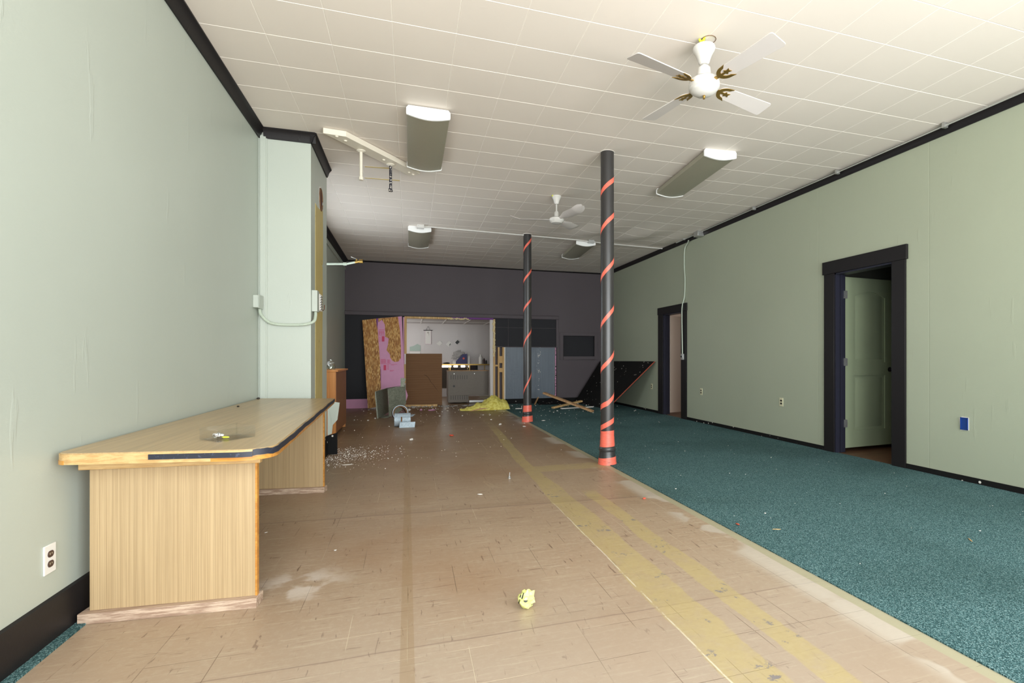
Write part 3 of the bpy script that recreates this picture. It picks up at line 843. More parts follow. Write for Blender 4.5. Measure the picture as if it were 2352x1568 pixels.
def pt_table():
    ZT = .745; th = .046
    r = root('counter_table', (-.95, 3.9, 0), 'long light oak laminate counter table against the left wall, black tape on its edge', 'table')
    # top outline with rounded front corners
    FL = Vector((-1.335, 2.57)); FR = Vector((-.545, 2.43)); BR = Vector((-.672, 5.30)); BL = Vector((-1.335, 5.52))
    def rounded(c, a, b, rad, n=16):
        da = (a - c).normalized(); db = (b - c).normalized(); P = []
        p0, p2 = c + da * rad, c + db * rad
        for k in range(n + 1):
            t = k / n; P.append(p0 * (1 - t) ** 2 + c * 2 * t * (1 - t) + p2 * t * t)
        return P
    P = rounded(FL, BL, FR, .07) + rounded(FR, FL, BR, .16) + [BR, BL]
    mb = MB(); mb.prism([(p.x, p.y, ZT - th) for p in P], (0, 0, th))
    link('tabletop', mb, 'laminate_top', r, .003)
    # facing wood edge, shallow band all round
    def band(pts, z0, z1, off0, off1, mat, name, lab=None, wav=0):
        mb = MB(); n = len(pts); nor = []
        for i in range(n):
            d = (pts[min(i + 1, n - 1)] - pts[max(i - 1, 0)]).normalized(); nor.append(Vector((d.y, -d.x)))
        ring = []
        for i, p in enumerate(pts):
            w = wav * math.sin(i * 1.9) * .5 + wav * math.sin(i * .7)
            a = p + nor[i] * off0; b = p + nor[i] * off1
            ring.append([mb.bm.verts.new((a.x, a.y, z0 + w)), mb.bm.verts.new((b.x, b.y, z0 + w)), mb.bm.verts.new((b.x, b.y, z1 + w)), mb.bm.verts.new((a.x, a.y, z1 + w))])
        for i in range(n - 1):
            for k in range(4):
                mb.face([ring[i][k], ring[i][(k + 1) % 4], ring[i + 1][(k + 1) % 4], ring[i + 1][k]])
        mb.face(ring[0]); mb.face(ring[-1][::-1])
        o = link(name, mb, mat, r)
        if lab: o['label'] = lab
        return o
    front = P[:17] + [FL + (FR - FL) * t for t in (.25, .5)] + P[17:34]
    front = P[:17] + P[17:34] + [P[33] + (BR - P[33]) * t for t in (.25, .5, .75, 1)]
    band(front, ZT - th + .001, ZT - .004, .0, .004, 'oak_edge', 'wood_edging')
    right = [P[17] + (P[16] - P[17]) * .12] + P[17:34] + [P[33] + (BR - P[33]) * t for t in (.1, .25, .4, .55, .7, .85, 1)]
    band(right, ZT - th + .0, ZT - th + .017, .004, .006, 'varnished_edge', 'bare_edge', 'orange varnished strip where edging is missing')
    band(P[3:13], ZT - th + .0, ZT - th + .016, .004, .006, 'varnished_edge', 'bare_edge', 'orange varnished chip at left corner')
    tl = [P[17] + (P[16] - P[17]) * t for t in (.52, .35, .2)] + P[17:23]
    band(tl, ZT - .031, ZT - .010, .006, .009, 'worn_black_tape', 'edge_tape', 'lower length of black tape', 0)
    full = P[22:34]; L = (BR - P[33]).length; nst = 34
    full += [P[33] + (BR - P[33]) * (k / nst) for k in range(1, nst + 1)]
    band(full, ZT - .028, ZT - .003, .006, .010, 'worn_black_tape', 'edge_tape', 'rippled black tape along right edge', .0025)
    # sub-top and apron, yawed with the base
    def quad(x0, y0, x1, y1, w, z0, z1, mat, name, bev=.002, lab=None):
        d = Vector((x1 - x0, y1 - y0)).normalized(); nrm = Vector((-d.y, d.x)) * w
        mb = MB(); mb.prism([(x0, y0, z0), (x1, y1, z0), (x1 + nrm.x, y1 + nrm.y, z0), (x0 + nrm.x, y0 + nrm.y, z0)], (0, 0, z1 - z0))
        o = link(name, mb, mat, r, bev)
        if lab: o['label'] = lab
        return o
    quad(-1.315, 2.69, -.635, 2.635, .03, ZT - th - .046, ZT - th, 'oak_edge', 'apron')
    mb = MB(); mb.prism([(-.635, 2.66, ZT - th - .028), (-.70, 5.20, ZT - th - .028), (-.725, 5.20, ZT - th - .028), (-.66, 2.66, ZT - th - .028)], (0, 0, .028)); link('apron', mb, 'oak_edge', r, .002)
    for i, (xa, ya, xb, yb) in enumerate(((-1.297, 2.735, -.665, 2.68), (-1.30, 4.86, -.687, 4.775))):
        ep = quad(xa, ya, xb, yb, .02, .045, ZT - th - .0285, 'laminate_panel', 'end_panel', .001)
        quad(xa - .03, ya - .028, xb + .012, yb - .032, .085, .0, .045, 'raw_board', 'foot_board', .002)
        d = Vector((xb - xa, yb - ya)).normalized()
        mb = MB(); q0 = Vector((xb, yb)); q1 = q0 + d * .008; nn = Vector((-d.y, d.x)) * .022
        mb.prism([(q0.x, q0.y - .001, .045), (q1.x, q1.y - .001, .045), (q1.x + nn.x, q1.y + nn.y, .045), (q0.x + nn.x, q0.y + nn.y, .045)], (0, 0, ZT - th - .029 - .045))
        e = link('edge_strip', mb, 'varnished_edge', ep); 
    # acrylic tray, open front
    a = root('acrylic_tray', (-.81, 2.76, ZT), 'clear shallow acrylic display tray on the front end of the counter', 'tray')
    cs = [Vector(q) for q in ((-.920, 2.80), (-.809, 2.675), (-.700, 2.82), (-.811, 2.945))]
    def wall(p, q, h, nm):
        d = (q - p).normalized(); w = Vector((-d.y, d.x)) * .004
        m_ = MB(); m_.prism([(p.x, p.y, ZT + .004), (q.x, q.y, ZT + .004), (q.x + w.x, q.y + w.y, ZT + .004), (p.x + w.x, p.y + w.y, ZT + .004)], (0, 0, h)); link(nm, m_, 'acrylic', a)
    m_ = MB(); m_.prism([(p.x, p.y, ZT + .0005) for p in cs], (0, 0, .0035)); link('tray_floor', m_, 'acrylic', a)
    for i_ in range(4): wall(cs[i_], cs[(i_ + 1) % 4], .052 if i_ != 0 else .046, 'tray_wall')
    mb = MB(); mb.blob((-.845, 2.80, ZT + .018), .014, 4, .5, 3, (1.5, 1, .8)); tag(link('foil_scrap', mb, 'foil'), 'crumpled silver foil lying in the acrylic tray', 'foil')
    mb = MB(); mb.blob((-.812, 2.79, ZT + .009), .005, 7, .4, 2, (3.0, .8, .8)); tag(link('plastic_scrap', mb, 'neon_plastic'), 'tiny yellow-green scrap beside foil in the tray', 'scrap')
    for (px, py, sd, lab) in ((580, 914.5, 3, 'dark crumb near the far end of the counter top'), (547, 935, 9, 'smaller dark crumb nearer on the counter top')):
        p = PZ(px, py, ZT); mb = MB(); mb.blob((max(p.x, -1.32), min(p.y, 5.42), ZT + .007), .011 if sd == 3 else .007, sd, .5, 2, (1.3, 1, .8)); tag(link('crumb', mb, 'fly_dark'), lab, 'crumb', 'crumbs on the counter')
pt_table()

def outlet(name, matp, matd, blanks=False):
    # local: plate in YZ plane, facing +x
    r = bpy.data.objects.new(name, None); COL.objects.link(r)
    mb = MB(); mb.box(0, .006, -.035, .035, -.057, .057); link('cover_plate', mb, matp, r, .002, local=True)
    for s in (-1, 1):
        mb = MB(); pts = []
        for k in range(20):
            a = 2 * math.pi * k / 20; y = .017 * math.cos(a); z = .0145 * math.sin(a) ; z = max(-.0125, min(.0125, z)); pts.append((.0055, y, z + s * .0195))
        mb.prism(pts, (.003, 0, 0)); rc = link('receptacle', mb, matd, r, local=True)
        for (y0, w, h0) in ((-.0065, .0022, .008), (.0055, .0022, .006)):
            mb = MB(); mb.box(.0084, .0088, y0 - w / 2, y0 + w / 2, s * .0195 - h0 / 2 + .002, s * .0195 + h0 / 2 + .002); link('slot', mb, 'black_slot' if matd != 'brown_device' else 'cream_device', rc, local=True)
    return r
o = outlet('wall_outlet', 'white_plastic', 'brown_device'); o.location = PX(111.5, 1283, XL)
o.scale = (1, 1.0, 1.0)
tag(o, 'white outlet plate with dark brown sockets on left wall by the counter', 'outlet')
oc = outlet('wall_outlet', 'cream_device', 'black_slot')
spots = [((XR, 5.811, .526), 'cream outlet on right wall nearest the near doorway'), ((XR, 7.83, .543), 'cream outlet on right wall just right of the far doorway'), ((XR, 9.749, .533), 'cream outlet on right wall left of the far doorway')]
tag(oc, spots[0][1], 'outlet', 'cream outlets on the right wall'); oc.location = spots[0][0]; oc.rotation_euler = (0, 0, math.pi)
for l, lab in spots[1:]: copy_tree(oc, l, (0, 0, math.pi), lab)
# blue open box
r = root('electrical_box', (XR, 3.386, .524), 'blue plastic box in a ragged white cutout, low at far right', 'electrical box')
mb = MB(); random.seed(2)
mb.prism([(XR - .0005, 3.386 + y, .524 + z) for y, z in ((-.042, -.055), (.035, -.062), (.045, .05), (.02, .064), (-.04, .06))], (-.002, 0, 0)); link('cutout', mb, 'bare_white', r)
mb = MB(); mb.box(XR - .0045, XR - .0025, 3.354, 3.412, .474, .578); b = link('box_back', mb, 'blue_plastic', r)
for bx in ((3.350, 3.355, .47, .582), (3.411, 3.416, .47, .582), (3.350, 3.416, .470, .475), (3.350, 3.416, .577, .582)):
    mb = MB(); mb.box(XR - .012, XR - .0025, *bx); link('box_rim', mb, 'blue_plastic', r)

# thermostat box, flexible conduit and device on chase
r = root('junction_box', (XL, 5.47, 1.61), 'pale green painted box on left wall, in the corner by the chase', 'junction box')
mb = MB(); mb.box(XL, XL + .045, 5.40, 5.54, 1.585, 1.70); link('box_body', mb, 'green_left', r, .004)
mb = MB(); mb.box(XL + .045, XL + .05, 5.395, 5.545, 1.58, 1.705); link('box_lid', mb, 'green_left', r, .002)
r = root('disconnect_box', (CX0, 5.75, 1.6), 'painted metal switch box with clear cover mounted on side of the chase', 'switch box')
mb = MB(); mb.box(CX0, CX0 + .05, 5.63, 5.75, 1.58, 1.79); link('box_body', mb, 'green_left', r, .003)
mb = MB(); mb.box(CX0, CX0 + .055, 5.76, 5.90, 1.60, 1.77); link('terminal_block', mb, 'bare_white', r, .004)
for k in range(6):
    mb = MB(); mb.box(CX0 + .055, CX0 + .06, 5.77, 5.89, 1.615 + k * .025, 1.625 + k * .025); link('terminal', mb, 'steel', r)
mb = MB(); mb.tube([(CX0 + .03, 5.9, 1.67), (CX0 + .035, 6.0, 1.64), (CX0 + .03, 6.12, 1.63), (CX0 + .03, 6.2, 1.65), (CX0 + .03, 6.22, 1.70)], .004, 6); link('bent_wire', mb, 'copper', r)
mb = MB(); pts = []
ctrl = [(XL + .03, 5.50, 1.585), (XL + .035, 5.53, 1.53), (-1.27, 5.555, 1.465), (-1.19, 5.56, 1.443), (-1.05, 5.56, 1.44), (-.94, 5.55, 1.45), (-.885, 5.58, 1.48), (-.880, 5.64, 1.53), (-.885, 5.68, 1.58)]
def catmull(c, n=8):
    c = [Vector(p) for p in c]; c = [c[0] * 2 - c[1]] + c + [c[-1] * 2 - c[-2]]; out = []
    for i in range(1, len(c) - 2):
        for k in range(n):
            t = k / n; p0, p1, p2, p3 = c[i - 1:i + 3]
            out.append(.5 * ((2 * p1) + (p2 - p0) * t + (2 * p0 - 5 * p1 + 4 * p2 - p3) * t * t + (3 * p1 - p0 - 3 * p2 + p3) * t ** 3))
    out.append(c[-2]); return out
cp = catmull(ctrl, 20); mb.tube(cp, .013, 10, rad=[.0125 + .0018 * (i % 2) for i in range(len(cp))])
tag(link('flexible_conduit', mb, 'green_pipe'), 'ribbed pale green flexible conduit drooping across front of the chase', 'conduit')
mb = MB(); mb.prism([(-.93, 6.63, .62), (-.80, 6.61, .62), (-.86, 6.62, .20), (-.93, 6.63, .16)], (0, .02, 0))
# gas pipe with brass valve
r = root('gas_pipe', (XL, 9.0, 2.6), 'pale green pipe with brass valve end sticking out from left wall above the cabinet', 'pipe')
a = PY(750, 607, 9.0); b = PY(790, 606, 9.0); c = PY(816, 602, 8.95)
mb = MB(); mb.tube([(XL, 9.0, a.z), tuple(b)], .017, 12); mb.tube([tuple(b - Vector((.01, 0, 0))), tuple(b + Vector((.04, 0, .003)))], .026, 12); mb.tube([tuple(b + Vector((.03, 0, 0))), tuple(c)], .017, 12); link('pipe', mb, 'green_pipe', r)
d = PY(826, 600, 8.93); e = PY(834, 600, 8.92)
mb = MB(); mb.tube([tuple(c), tuple(d)], .022, 8); mb.tube([tuple(d), tuple(e)], .032, 10); mb.tube([tuple(c + Vector((.02, 0, 0))), tuple(c + Vector((.02, 0, .05)))], .012, 8); v = link('valve', mb, 'brass', r)
mb = MB(); mb.tube([tuple(e + Vector((-.001, -.0005, 0))), tuple(e + Vector((.003, -.0015, 0)))], .02, 12); link('valve_mouth', mb, 'black_slot', v)
mb = MB(); mb.tube([tuple(c + Vector((.02, 0, .05))), tuple(c + Vector((-.03, -.03, .065))), tuple(c + Vector((-.06, -.04, .075)))], .006, 6); link('valve_lever', mb, 'steel', v)

# ---- support columns
def column(x, y, bands, taps, lab):
    R = .0705
    t0 = x * SN + y * CS
    zz = lambda py: CAMZ + (HYP - py) / FPX * (t0 - R)
    r = root('support_column', (x, y, 0), lab, 'column', 'cast-iron columns wrapped in red tape')
    zr = zz(taps[0]); z1 = zz(taps[1]); z2 = zz(taps[2])
    # iron shaft with flared base
    mb = MB()
    mb.lathe([(.0, .0), (.097, .0), (.096, .03), (.088, zr + .0), (.085, zr + .01), (.083, z2 - .06), (.081, z2 - .05), (.087, z2 - .043), (.089, z2 - .026), (.087, z2 - .010), (.079, z2), (.078, z2 + .02), (R + .001, z2 + .13), (R, z2 + .20), (R, H), (0, H)], (x, y, 0), 40)
    link('shaft', mb, 'column_black', r)
    mb = MB(); mb.lathe([(R + .001, H - .006), (R + .009, H - .006), (R + .009, H + .004), (R + .001, H + .004)], (x, y, 0), 32); link('ceiling_collar', mb, 'bare_white', r)
    # sleeve tapes
    def radius(z):
        if z > z2 + .13: return R
        if z > z2 - .01: return R + .008 * (z2 + .13 - z) / .14
        if z > zr: return .089
        return .097 - .008 * z / max(.01, zr)
    def sleeve(za, zb, sl, n=8, mat='tape_red'):
        mb = MB(); S = 36; rows = []
        for j in range(n + 1):
            row = []
            for k in range(S):
                a = 2 * math.pi * k / S; off = sl * math.sin(a + 2.0)
                z = za + (zb - za) * j / n + off * (j / n if za < .02 else 1)
                rr = radius(z) + .0025 + .0012 * math.sin(5 * a + j * 2.4)
                row.append(mb.bm.verts.new((x + rr * math.cos(a), y + rr * math.sin(a), max(.001, z))))
            rows.append(row)
        for A, B in zip(rows, rows[1:]):
            for k in range(S): mb.face([A[k], A[(k + 1) % S], B[(k + 1) % S], B[k]], True)
        return link('tape_sleeve', mb, mat, r)
    sleeve(z2 + .002, z1, .005); sleeve(.001, zr - .006, .010)
    # helix stripe
    zs = [zz(p) for p in bands]; zs = zs[::-1]        # bottom to top, z at front centre
    w = .047
    fa = math.atan2(-CS, -SN)    # angle of the side facing camera
    mb = MB(); N = 40; prev = None; n = len(zs)
    def zat(u):
        i = max(0, min(n - 2, int(math.floor(u)))); 
        return zs[i] + (zs[i + 1] - zs[i]) * (u - i)
    u = -.45; cnt = int((n - 1 + .75) * N)
    for k in range(cnt + 1):
        uu = u + k / N; a = fa + 2 * math.pi * uu; zc = zat(uu); rr = radius(zc) + .0016
        wob = .002 * math.sin(k * .37)
        A = mb.bm.verts.new((x + rr * math.cos(a), y + rr * math.sin(a), zc - w / 2 * 1.15 + wob)); B = mb.bm.verts.new((x + rr * math.cos(a), y + rr * math.sin(a), zc + w / 2 * 1.15 + wob))
        if prev: mb.face([prev[0], A, B, prev[1]], True)
        prev = (A, B)
    o = link('spiral_tape', mb, 'tape_red', r)
    return r
column(2.0, 5.12, [424, 507, 617, 726, 832, 926, 974], [1050, 990, 1027], 'nearer black iron column with an orange-red tape spiral')
column(1.985, 8.95, [562, 634, 699, 774, 882], [955, 931, 946], 'farther black iron column with an orange-red tape spiral')

# ---- ceiling lights
def ceiling_light():
    r = bpy.data.objects.new('ceiling_light', None); COL.objects.link(r)
    W, L, D = .36, 1.32, .105
    mb = MB(); mb.box(-W / 2 + .04, W / 2 - .04, .025, L - .025, -.03, 0); link('housing', mb, 'white_enamel', r, .002, local=True)
    def prof(s=1.0, grow=0):
        P = [(-W / 2 * s - grow, -.028 + grow), (-W / 2 * s - grow, -.07)]
        for k in range(11):
            t = -1 + 2 * k / 10; P.append((W / 2 * s * t * .985 + (grow if t > 0 else -grow) * abs(t), -.075 - grow - (D - .075) * math.cos(t * math.pi / 2)))
        P += [(W / 2 * s + grow, -.07), (W / 2 * s + grow, -.028 + grow)]
        return P
    mb = MB(); mb.prism([(x, .02, z) for x, z in prof()], (0, L - .04, 0)); link('lens', mb, 'lens', r, local=True)
    for y0 in (0, L - .022):
        mb = MB(); P = [(-W / 2 + .012, -.001), (-W / 2 - .006, -.024)] + prof(1.0, .006)[1:-1] + [(W / 2 + .006, -.024), (W / 2 - .012, -.001)]
        mb.prism([(x, y0, z) for x, z in P], (0, .022, 0)); link('end_cap', mb, 'fixture_cap', r, .003, local=True)
    return r
L = [((.160, 4.68, H), 0, 'off fluorescent ceiling light at front left, beside the painted board'),
     ((3.10, 4.68, H), math.radians(-4.5), 'off fluorescent ceiling light at front right, beyond the nearer column'),
     ((.165, 8.93, H), 0, 'off fluorescent ceiling light at back left, under a junction box'),
     ((3.12, 9.07, H), math.radians(-4.5), 'off fluorescent ceiling light at back right, between the two columns')]
cl = ceiling_light(); tag(cl, L[0][2], 'ceiling light', 'wraparound fluorescent lights'); cl.location = L[0][0]
for l, a, lab in L[1:]: copy_tree(cl, l, (0, 0, a), lab)

# ---- ceiling board with pipe stubs
bA, bB = Vector((-.70, 5.38)), Vector((.06, 6.30)); dd = (bB - bA).normalized(); nn = Vector((-dd.y, dd.x)) * .075
mb = MB(); q = [bA + nn * .9 - dd * .04, bA - nn * 1.0 + dd * .10, bB - nn, bB + nn]
mb.prism([(p.x, p.y, H - .055) for p in q], (0, 0, .054))
bd = tag(link('ceiling_board', mb, 'cream_paint', None, .003), 'cream painted board fixed slantwise to the ceiling beside the front left light', 'board')
for t in (.05, .14, .58, .92, .98):
    p = bA + (bB - bA) * t; mb = MB(); mb.lathe([(0, -.012), (.012, -.010), (.018, 0)], (p.x, p.y, H - .055), 12); link('bolt_head', mb, 'cream_paint', bd)
for (x, y, z0, mat, lab) in ((-.470, 5.72, 2.945, 'cream_paint', 'white pipe stub hanging from the slanted ceiling board'), (-.195, 6.03, 2.95, 'flaking_black_pipe', 'flaking black pipe stub hanging from the slanted ceiling board')):
    r = root('pipe_stub', (x, y, H - .055), lab, 'pipe', 'pipe stubs under the ceiling board')
    mb = MB(); mb.lathe([(.0, -.002), (.045, -.002), (.045, -.008), (.022, -.018), (.016, -.02)], (x, y, H - .055), 20); link('flange', mb, 'cream_paint', r)
    mb = MB(); mb.tube([(x, y, H - .06), (x, y, z0 + .03)], .0155, 14); link('tube', mb, mat, r)
    mb = MB(); mb.tube([(x, y, z0 + .03), (x, y, z0)], .022, 8); link('coupling', mb, mat, r)
# yellowed lifted tile edges near the pipe stubs
mb = MB()
for a, b in (((838, 382), (896, 386)), ((838, 408), (918, 414))):
    p, q = PZ(*a, H), PZ(*b, H); mb.prism([(p.x, p.y, H - .003), (q.x, q.y, H - .003), (q.x, q.y + .02, H - .003), (p.x, p.y + .016, H - .003)], (0, 0, .004))
struct('trim_21', mb, 'yellow_strip', 'yellowed glue lines on lifted ceiling tile')

# ---- conduit runs
def boxy(name, c, s, lab, cat='junction box', mat='steel'):
    mb = MB(); mb.box(c[0] - s[0] / 2, c[0] + s[0] / 2, c[1] - s[1] / 2, c[1] + s[1] / 2, c[2] - s[2], c[2]); r = link(name, mb, mat, None, .003)
    for q in (-.3, .3):
        mb = MB(); mb.tube([(c[0] + s[0] * q, c[1] - s[1] / 2 - .002, c[2] - s[2] * .5), (c[0] + s[0] * q, c[1] - s[1] / 2 + .001, c[2] - s[2] * .5)], .006, 8); link('screw', mb, 'steel', r)
    return tag(r, lab, cat)
boxy('junction_box', (.175, 8.84, H), (.11, .10, .06), 'white junction box above the back left ceiling light', mat='white_enamel')
boxy('junction_box', (3.20, 9.02, H), (.11, .06, .06), 'grey metal junction box by the back right ceiling light')
boxy('junction_box', (4.73, 7.80, H - .0), (.12, .14, .10), 'galvanised junction box high on right wall corner above the far doorway')
mb = MB(); mb.tube([(.23, 8.84, H - .022), (1.2, 8.90, H - .02), (2.9, 9.0, H - .02), (3.15, 9.02, H - .03)], .012, 8); mb.tube([(3.25, 9.02, H - .03), (3.4, 9.1, H - .02), (4.76, 9.2, H - .02)], .012, 8)
tag(link('ceiling_conduit', mb, 'white_enamel'), 'white painted conduit crossing the ceiling between the back lights', 'conduit')
mb = MB(); mb.tube([(4.74, 7.72, H - .03), (4.725, 6, H - .03), (4.725, 2, H - .03), (4.725, FY + .1, H - .03)], .007, 8); mb.tube([(4.74, 7.88, H - .03), (4.74, 8.6, H - .03)], .014, 8)
rc = tag(link('crown_conduit', mb, 'pipe_grey'), 'thin grey conduit running along the right wall crown moulding', 'conduit')
for y in (1.8, 3.51, 4.775, 6.3, 8.3):
    mb = MB(); mb.box(4.70, 4.75, y - .012, y + .012, H - .05, H - .002); mb.box(4.72, 4.735, y - .03, y + .03, H - .04, H - .02); link('clip', mb, 'steel', rc)
r = root('light_switch', (XR - .03, 8.39, 1.146), 'metal switch box on right casing of the far doorway, fed by a pale conduit', 'switch')
pts = catmull([(4.74, 8.16, H - .09), (4.77, 8.24, H - .11), (4.78, 8.36, H - .20), (4.785, 8.385, H - .5), (4.785, 8.36, 2.55), (4.785, 8.38, 2.25), (4.765, 8.42, 2.09), (4.755, 8.42, 1.9), (4.755, 8.40, 1.2)], 6)
mb = MB(); mb.tube(pts, .011, 8); link('conduit', mb, 'green_pipe', r)
mb = MB(); mb.box(4.735, 4.772, 8.36, 8.43, 1.09, 1.20); link('switch_box', mb, 'steel', r, .004)
mb = MB(); mb.box(4.715, 4.735, 8.385, 8.405, 1.135, 1.16); link('toggle', mb, 'black_slot', r)

# ---- ceiling fans
def blade_flat(r0, r1, w0, w1, round_tip, t=.006, n=14):
    P = []
    for k in range(n + 1):
        a = math.pi / 2 + math.pi * k / n; P.append((r0 + .05 + .05 * math.cos(a), w0 / 2 * math.sin(a)))
    tip = []
    rt = w1 / 2 if round_tip else .018
    for k in range(n + 1):
        a = -math.pi / 2 + math.pi * k / n
        if round_tip: tip.append((r1 - rt + rt * math.cos(a), w1 / 2 * math.sin(a)))
    if not round_tip:
        for s in (-1, 1):
            seq = range(5) if s < 0 else range(5)
            for k in seq:
                a = (-math.pi / 2 + math.pi / 2 * k / 4) if s < 0 else (math.pi / 2 * k / 4)
                tip.append((r1 - rt + rt * math.cos(a), s * (w1 / 2 - rt) + rt * math.sin(a)))
    return P + tip, t
def fan1(x, y):
    r = root('ceiling_fan', (x, y, H), 'white four-blade ceiling fan with brass brackets, dropped on its wires near the camera', 'ceiling fan')
    hz = 2.985
    mb = MB(); mb.lathe([(0, -.004), (.05, .0), (.073, -.006), (.076, -.018), (.070, -.036), (.054, -.062), (.043, -.09), (.037, -.112), (.026, -.125), (.0, -.127)], (x, y, 3.250), 32); link('canopy', mb, 'white_enamel', r)
    mb = MB(); mb.tube([(x + .006, y, H), (x + .006, y, 3.245)], .007, 8); mb.box(x - .002, x + .014, y - .006, y + .006, 3.245, 3.285); link('hook', mb, 'steel', r)
    mb = MB(); mb.tube([(x, y, 3.13), (x, y, 3.10)], .013, 12); link('downrod', mb, 'white_enamel', r)
    mb = MB(); mb.lathe([(0, 3.115), (.03, 3.113), (.042, 3.10), (.047, 3.06), (.05, 3.035), (.085, 3.025), (.10, 3.012), (.105, 2.985), (.103, 2.962), (.092, 2.955), (.088, 2.945), (.06, 2.925), (.02, 2.918), (0, 2.917)], (x, y, 0), 40)
    link('motor_housing', mb, 'white_enamel', r)
    mb = MB(); mb.lathe([(0, 2.918), (.008, 2.916), (.011, 2.908), (.006, 2.90), (.008, 2.893), (0, 2.888)], (x, y, 0), 16); link('finial', mb, 'brass', r)
    tilt = Matrix.Rotation(math.radians(2), 4, 'Y')
    for k in range(4):
        ang = math.radians(12.5 + 90 * k)
        mx = Matrix.Translation((x, y, hz)) @ tilt @ Matrix.Rotation(ang, 4, 'Z') @ Matrix.Rotation(math.radians(-12), 4, 'X')
        P, t = blade_flat(.135, .61, .10, .135, False)
        mb = MB(); mb.prism([(a, b, 0) for a, b in P], (0, 0, t), mx); bl = link('blade', mb, 'blade_white', r, .001)
        # brass bracket: crescent with two horns, a central leaf and a stem to the hub
        mb = MB(); arc = []
        for i in range(17):
            a = math.pi / 2 + math.pi * i / 16; arc.append((.205 + .075 * math.cos(a) * 1.0, .056 * math.sin(a)))
        inner = []
        for i in range(13):
            a = math.pi * 1.5 - math.pi * i / 12; inner.append((.208 + .045 * math.cos(a), .036 * math.sin(a)))
        arc = [(.235, .060)] + arc + [(.235, -.060)]
        poly = arc + [(a, b) for a, b in inner]
        mb.prism([(a, b, -.0045) for a, b in poly], (0, 0, .004), mx)
        mb.prism([(a, b, -.005) for a, b in ((.160, -.008), (.19, -.007), (.198, -.022), (.212, -.010), (.236, -.016), (.228, 0), (.236, .016), (.212, .010), (.198, .022), (.19, .007), (.160, .008))], (0, 0, .004), mx)
        mb.prism([(a, b, -.003) for a, b in ((.085, -.012), (.14, -.012), (.14, .012), (.085, .012))], (0, 0, .006), mx)
        link('blade_bracket', mb, 'brass', bl)
    for i, (dx, dy, dz) in enumerate(((-.03, 0, 3.285), (-.008, -.012, 3.292), (.034, .0, 3.272))):
        mb = MB(); tilt2 = Matrix.Rotation(math.radians((-40, 25, 60)[i]), 4, 'Y')
        mb.lathe([(0, .016), (.007, .013), (.010, -.010), (.011, -.016), (0, -.016)], (x + dx, y + dy, dz), 12, tilt2); link('wire_nut', mb, 'neon_plastic', r)
    for pts, mt in (([(x - .03, y, 3.278), (x - .022, y - .01, 3.255), (x - .008, y - .012, 3.262), (x - .006, y - .012, 3.285)], 'black_slot'), ([(x - .01, y - .01, 3.28), (x + .0, y - .015, 3.25), (x + .012, y - .01, 3.265), (x + .03, y, 3.268)], 'copper'), ([(x - .012, y - .012, 3.285), (x - .015, y - .012, 3.262), (x - .004, y - .01, 3.25)], 'white_plastic')):
        mb = MB(); mb.tube(catmull(pts, 5), .003, 6); link('wire', mb, mt, r)
    mb = MB(); mb.tube([(x + .035 + .05 * math.cos(a), y + .0 + .05 * math.sin(a), H - .002) for a in [i * 2 * math.pi / 28 for i in range(29)]], .002, 5); link('ceiling_ring', mb, 'rust', r)
fan1(1.918, 3.095)
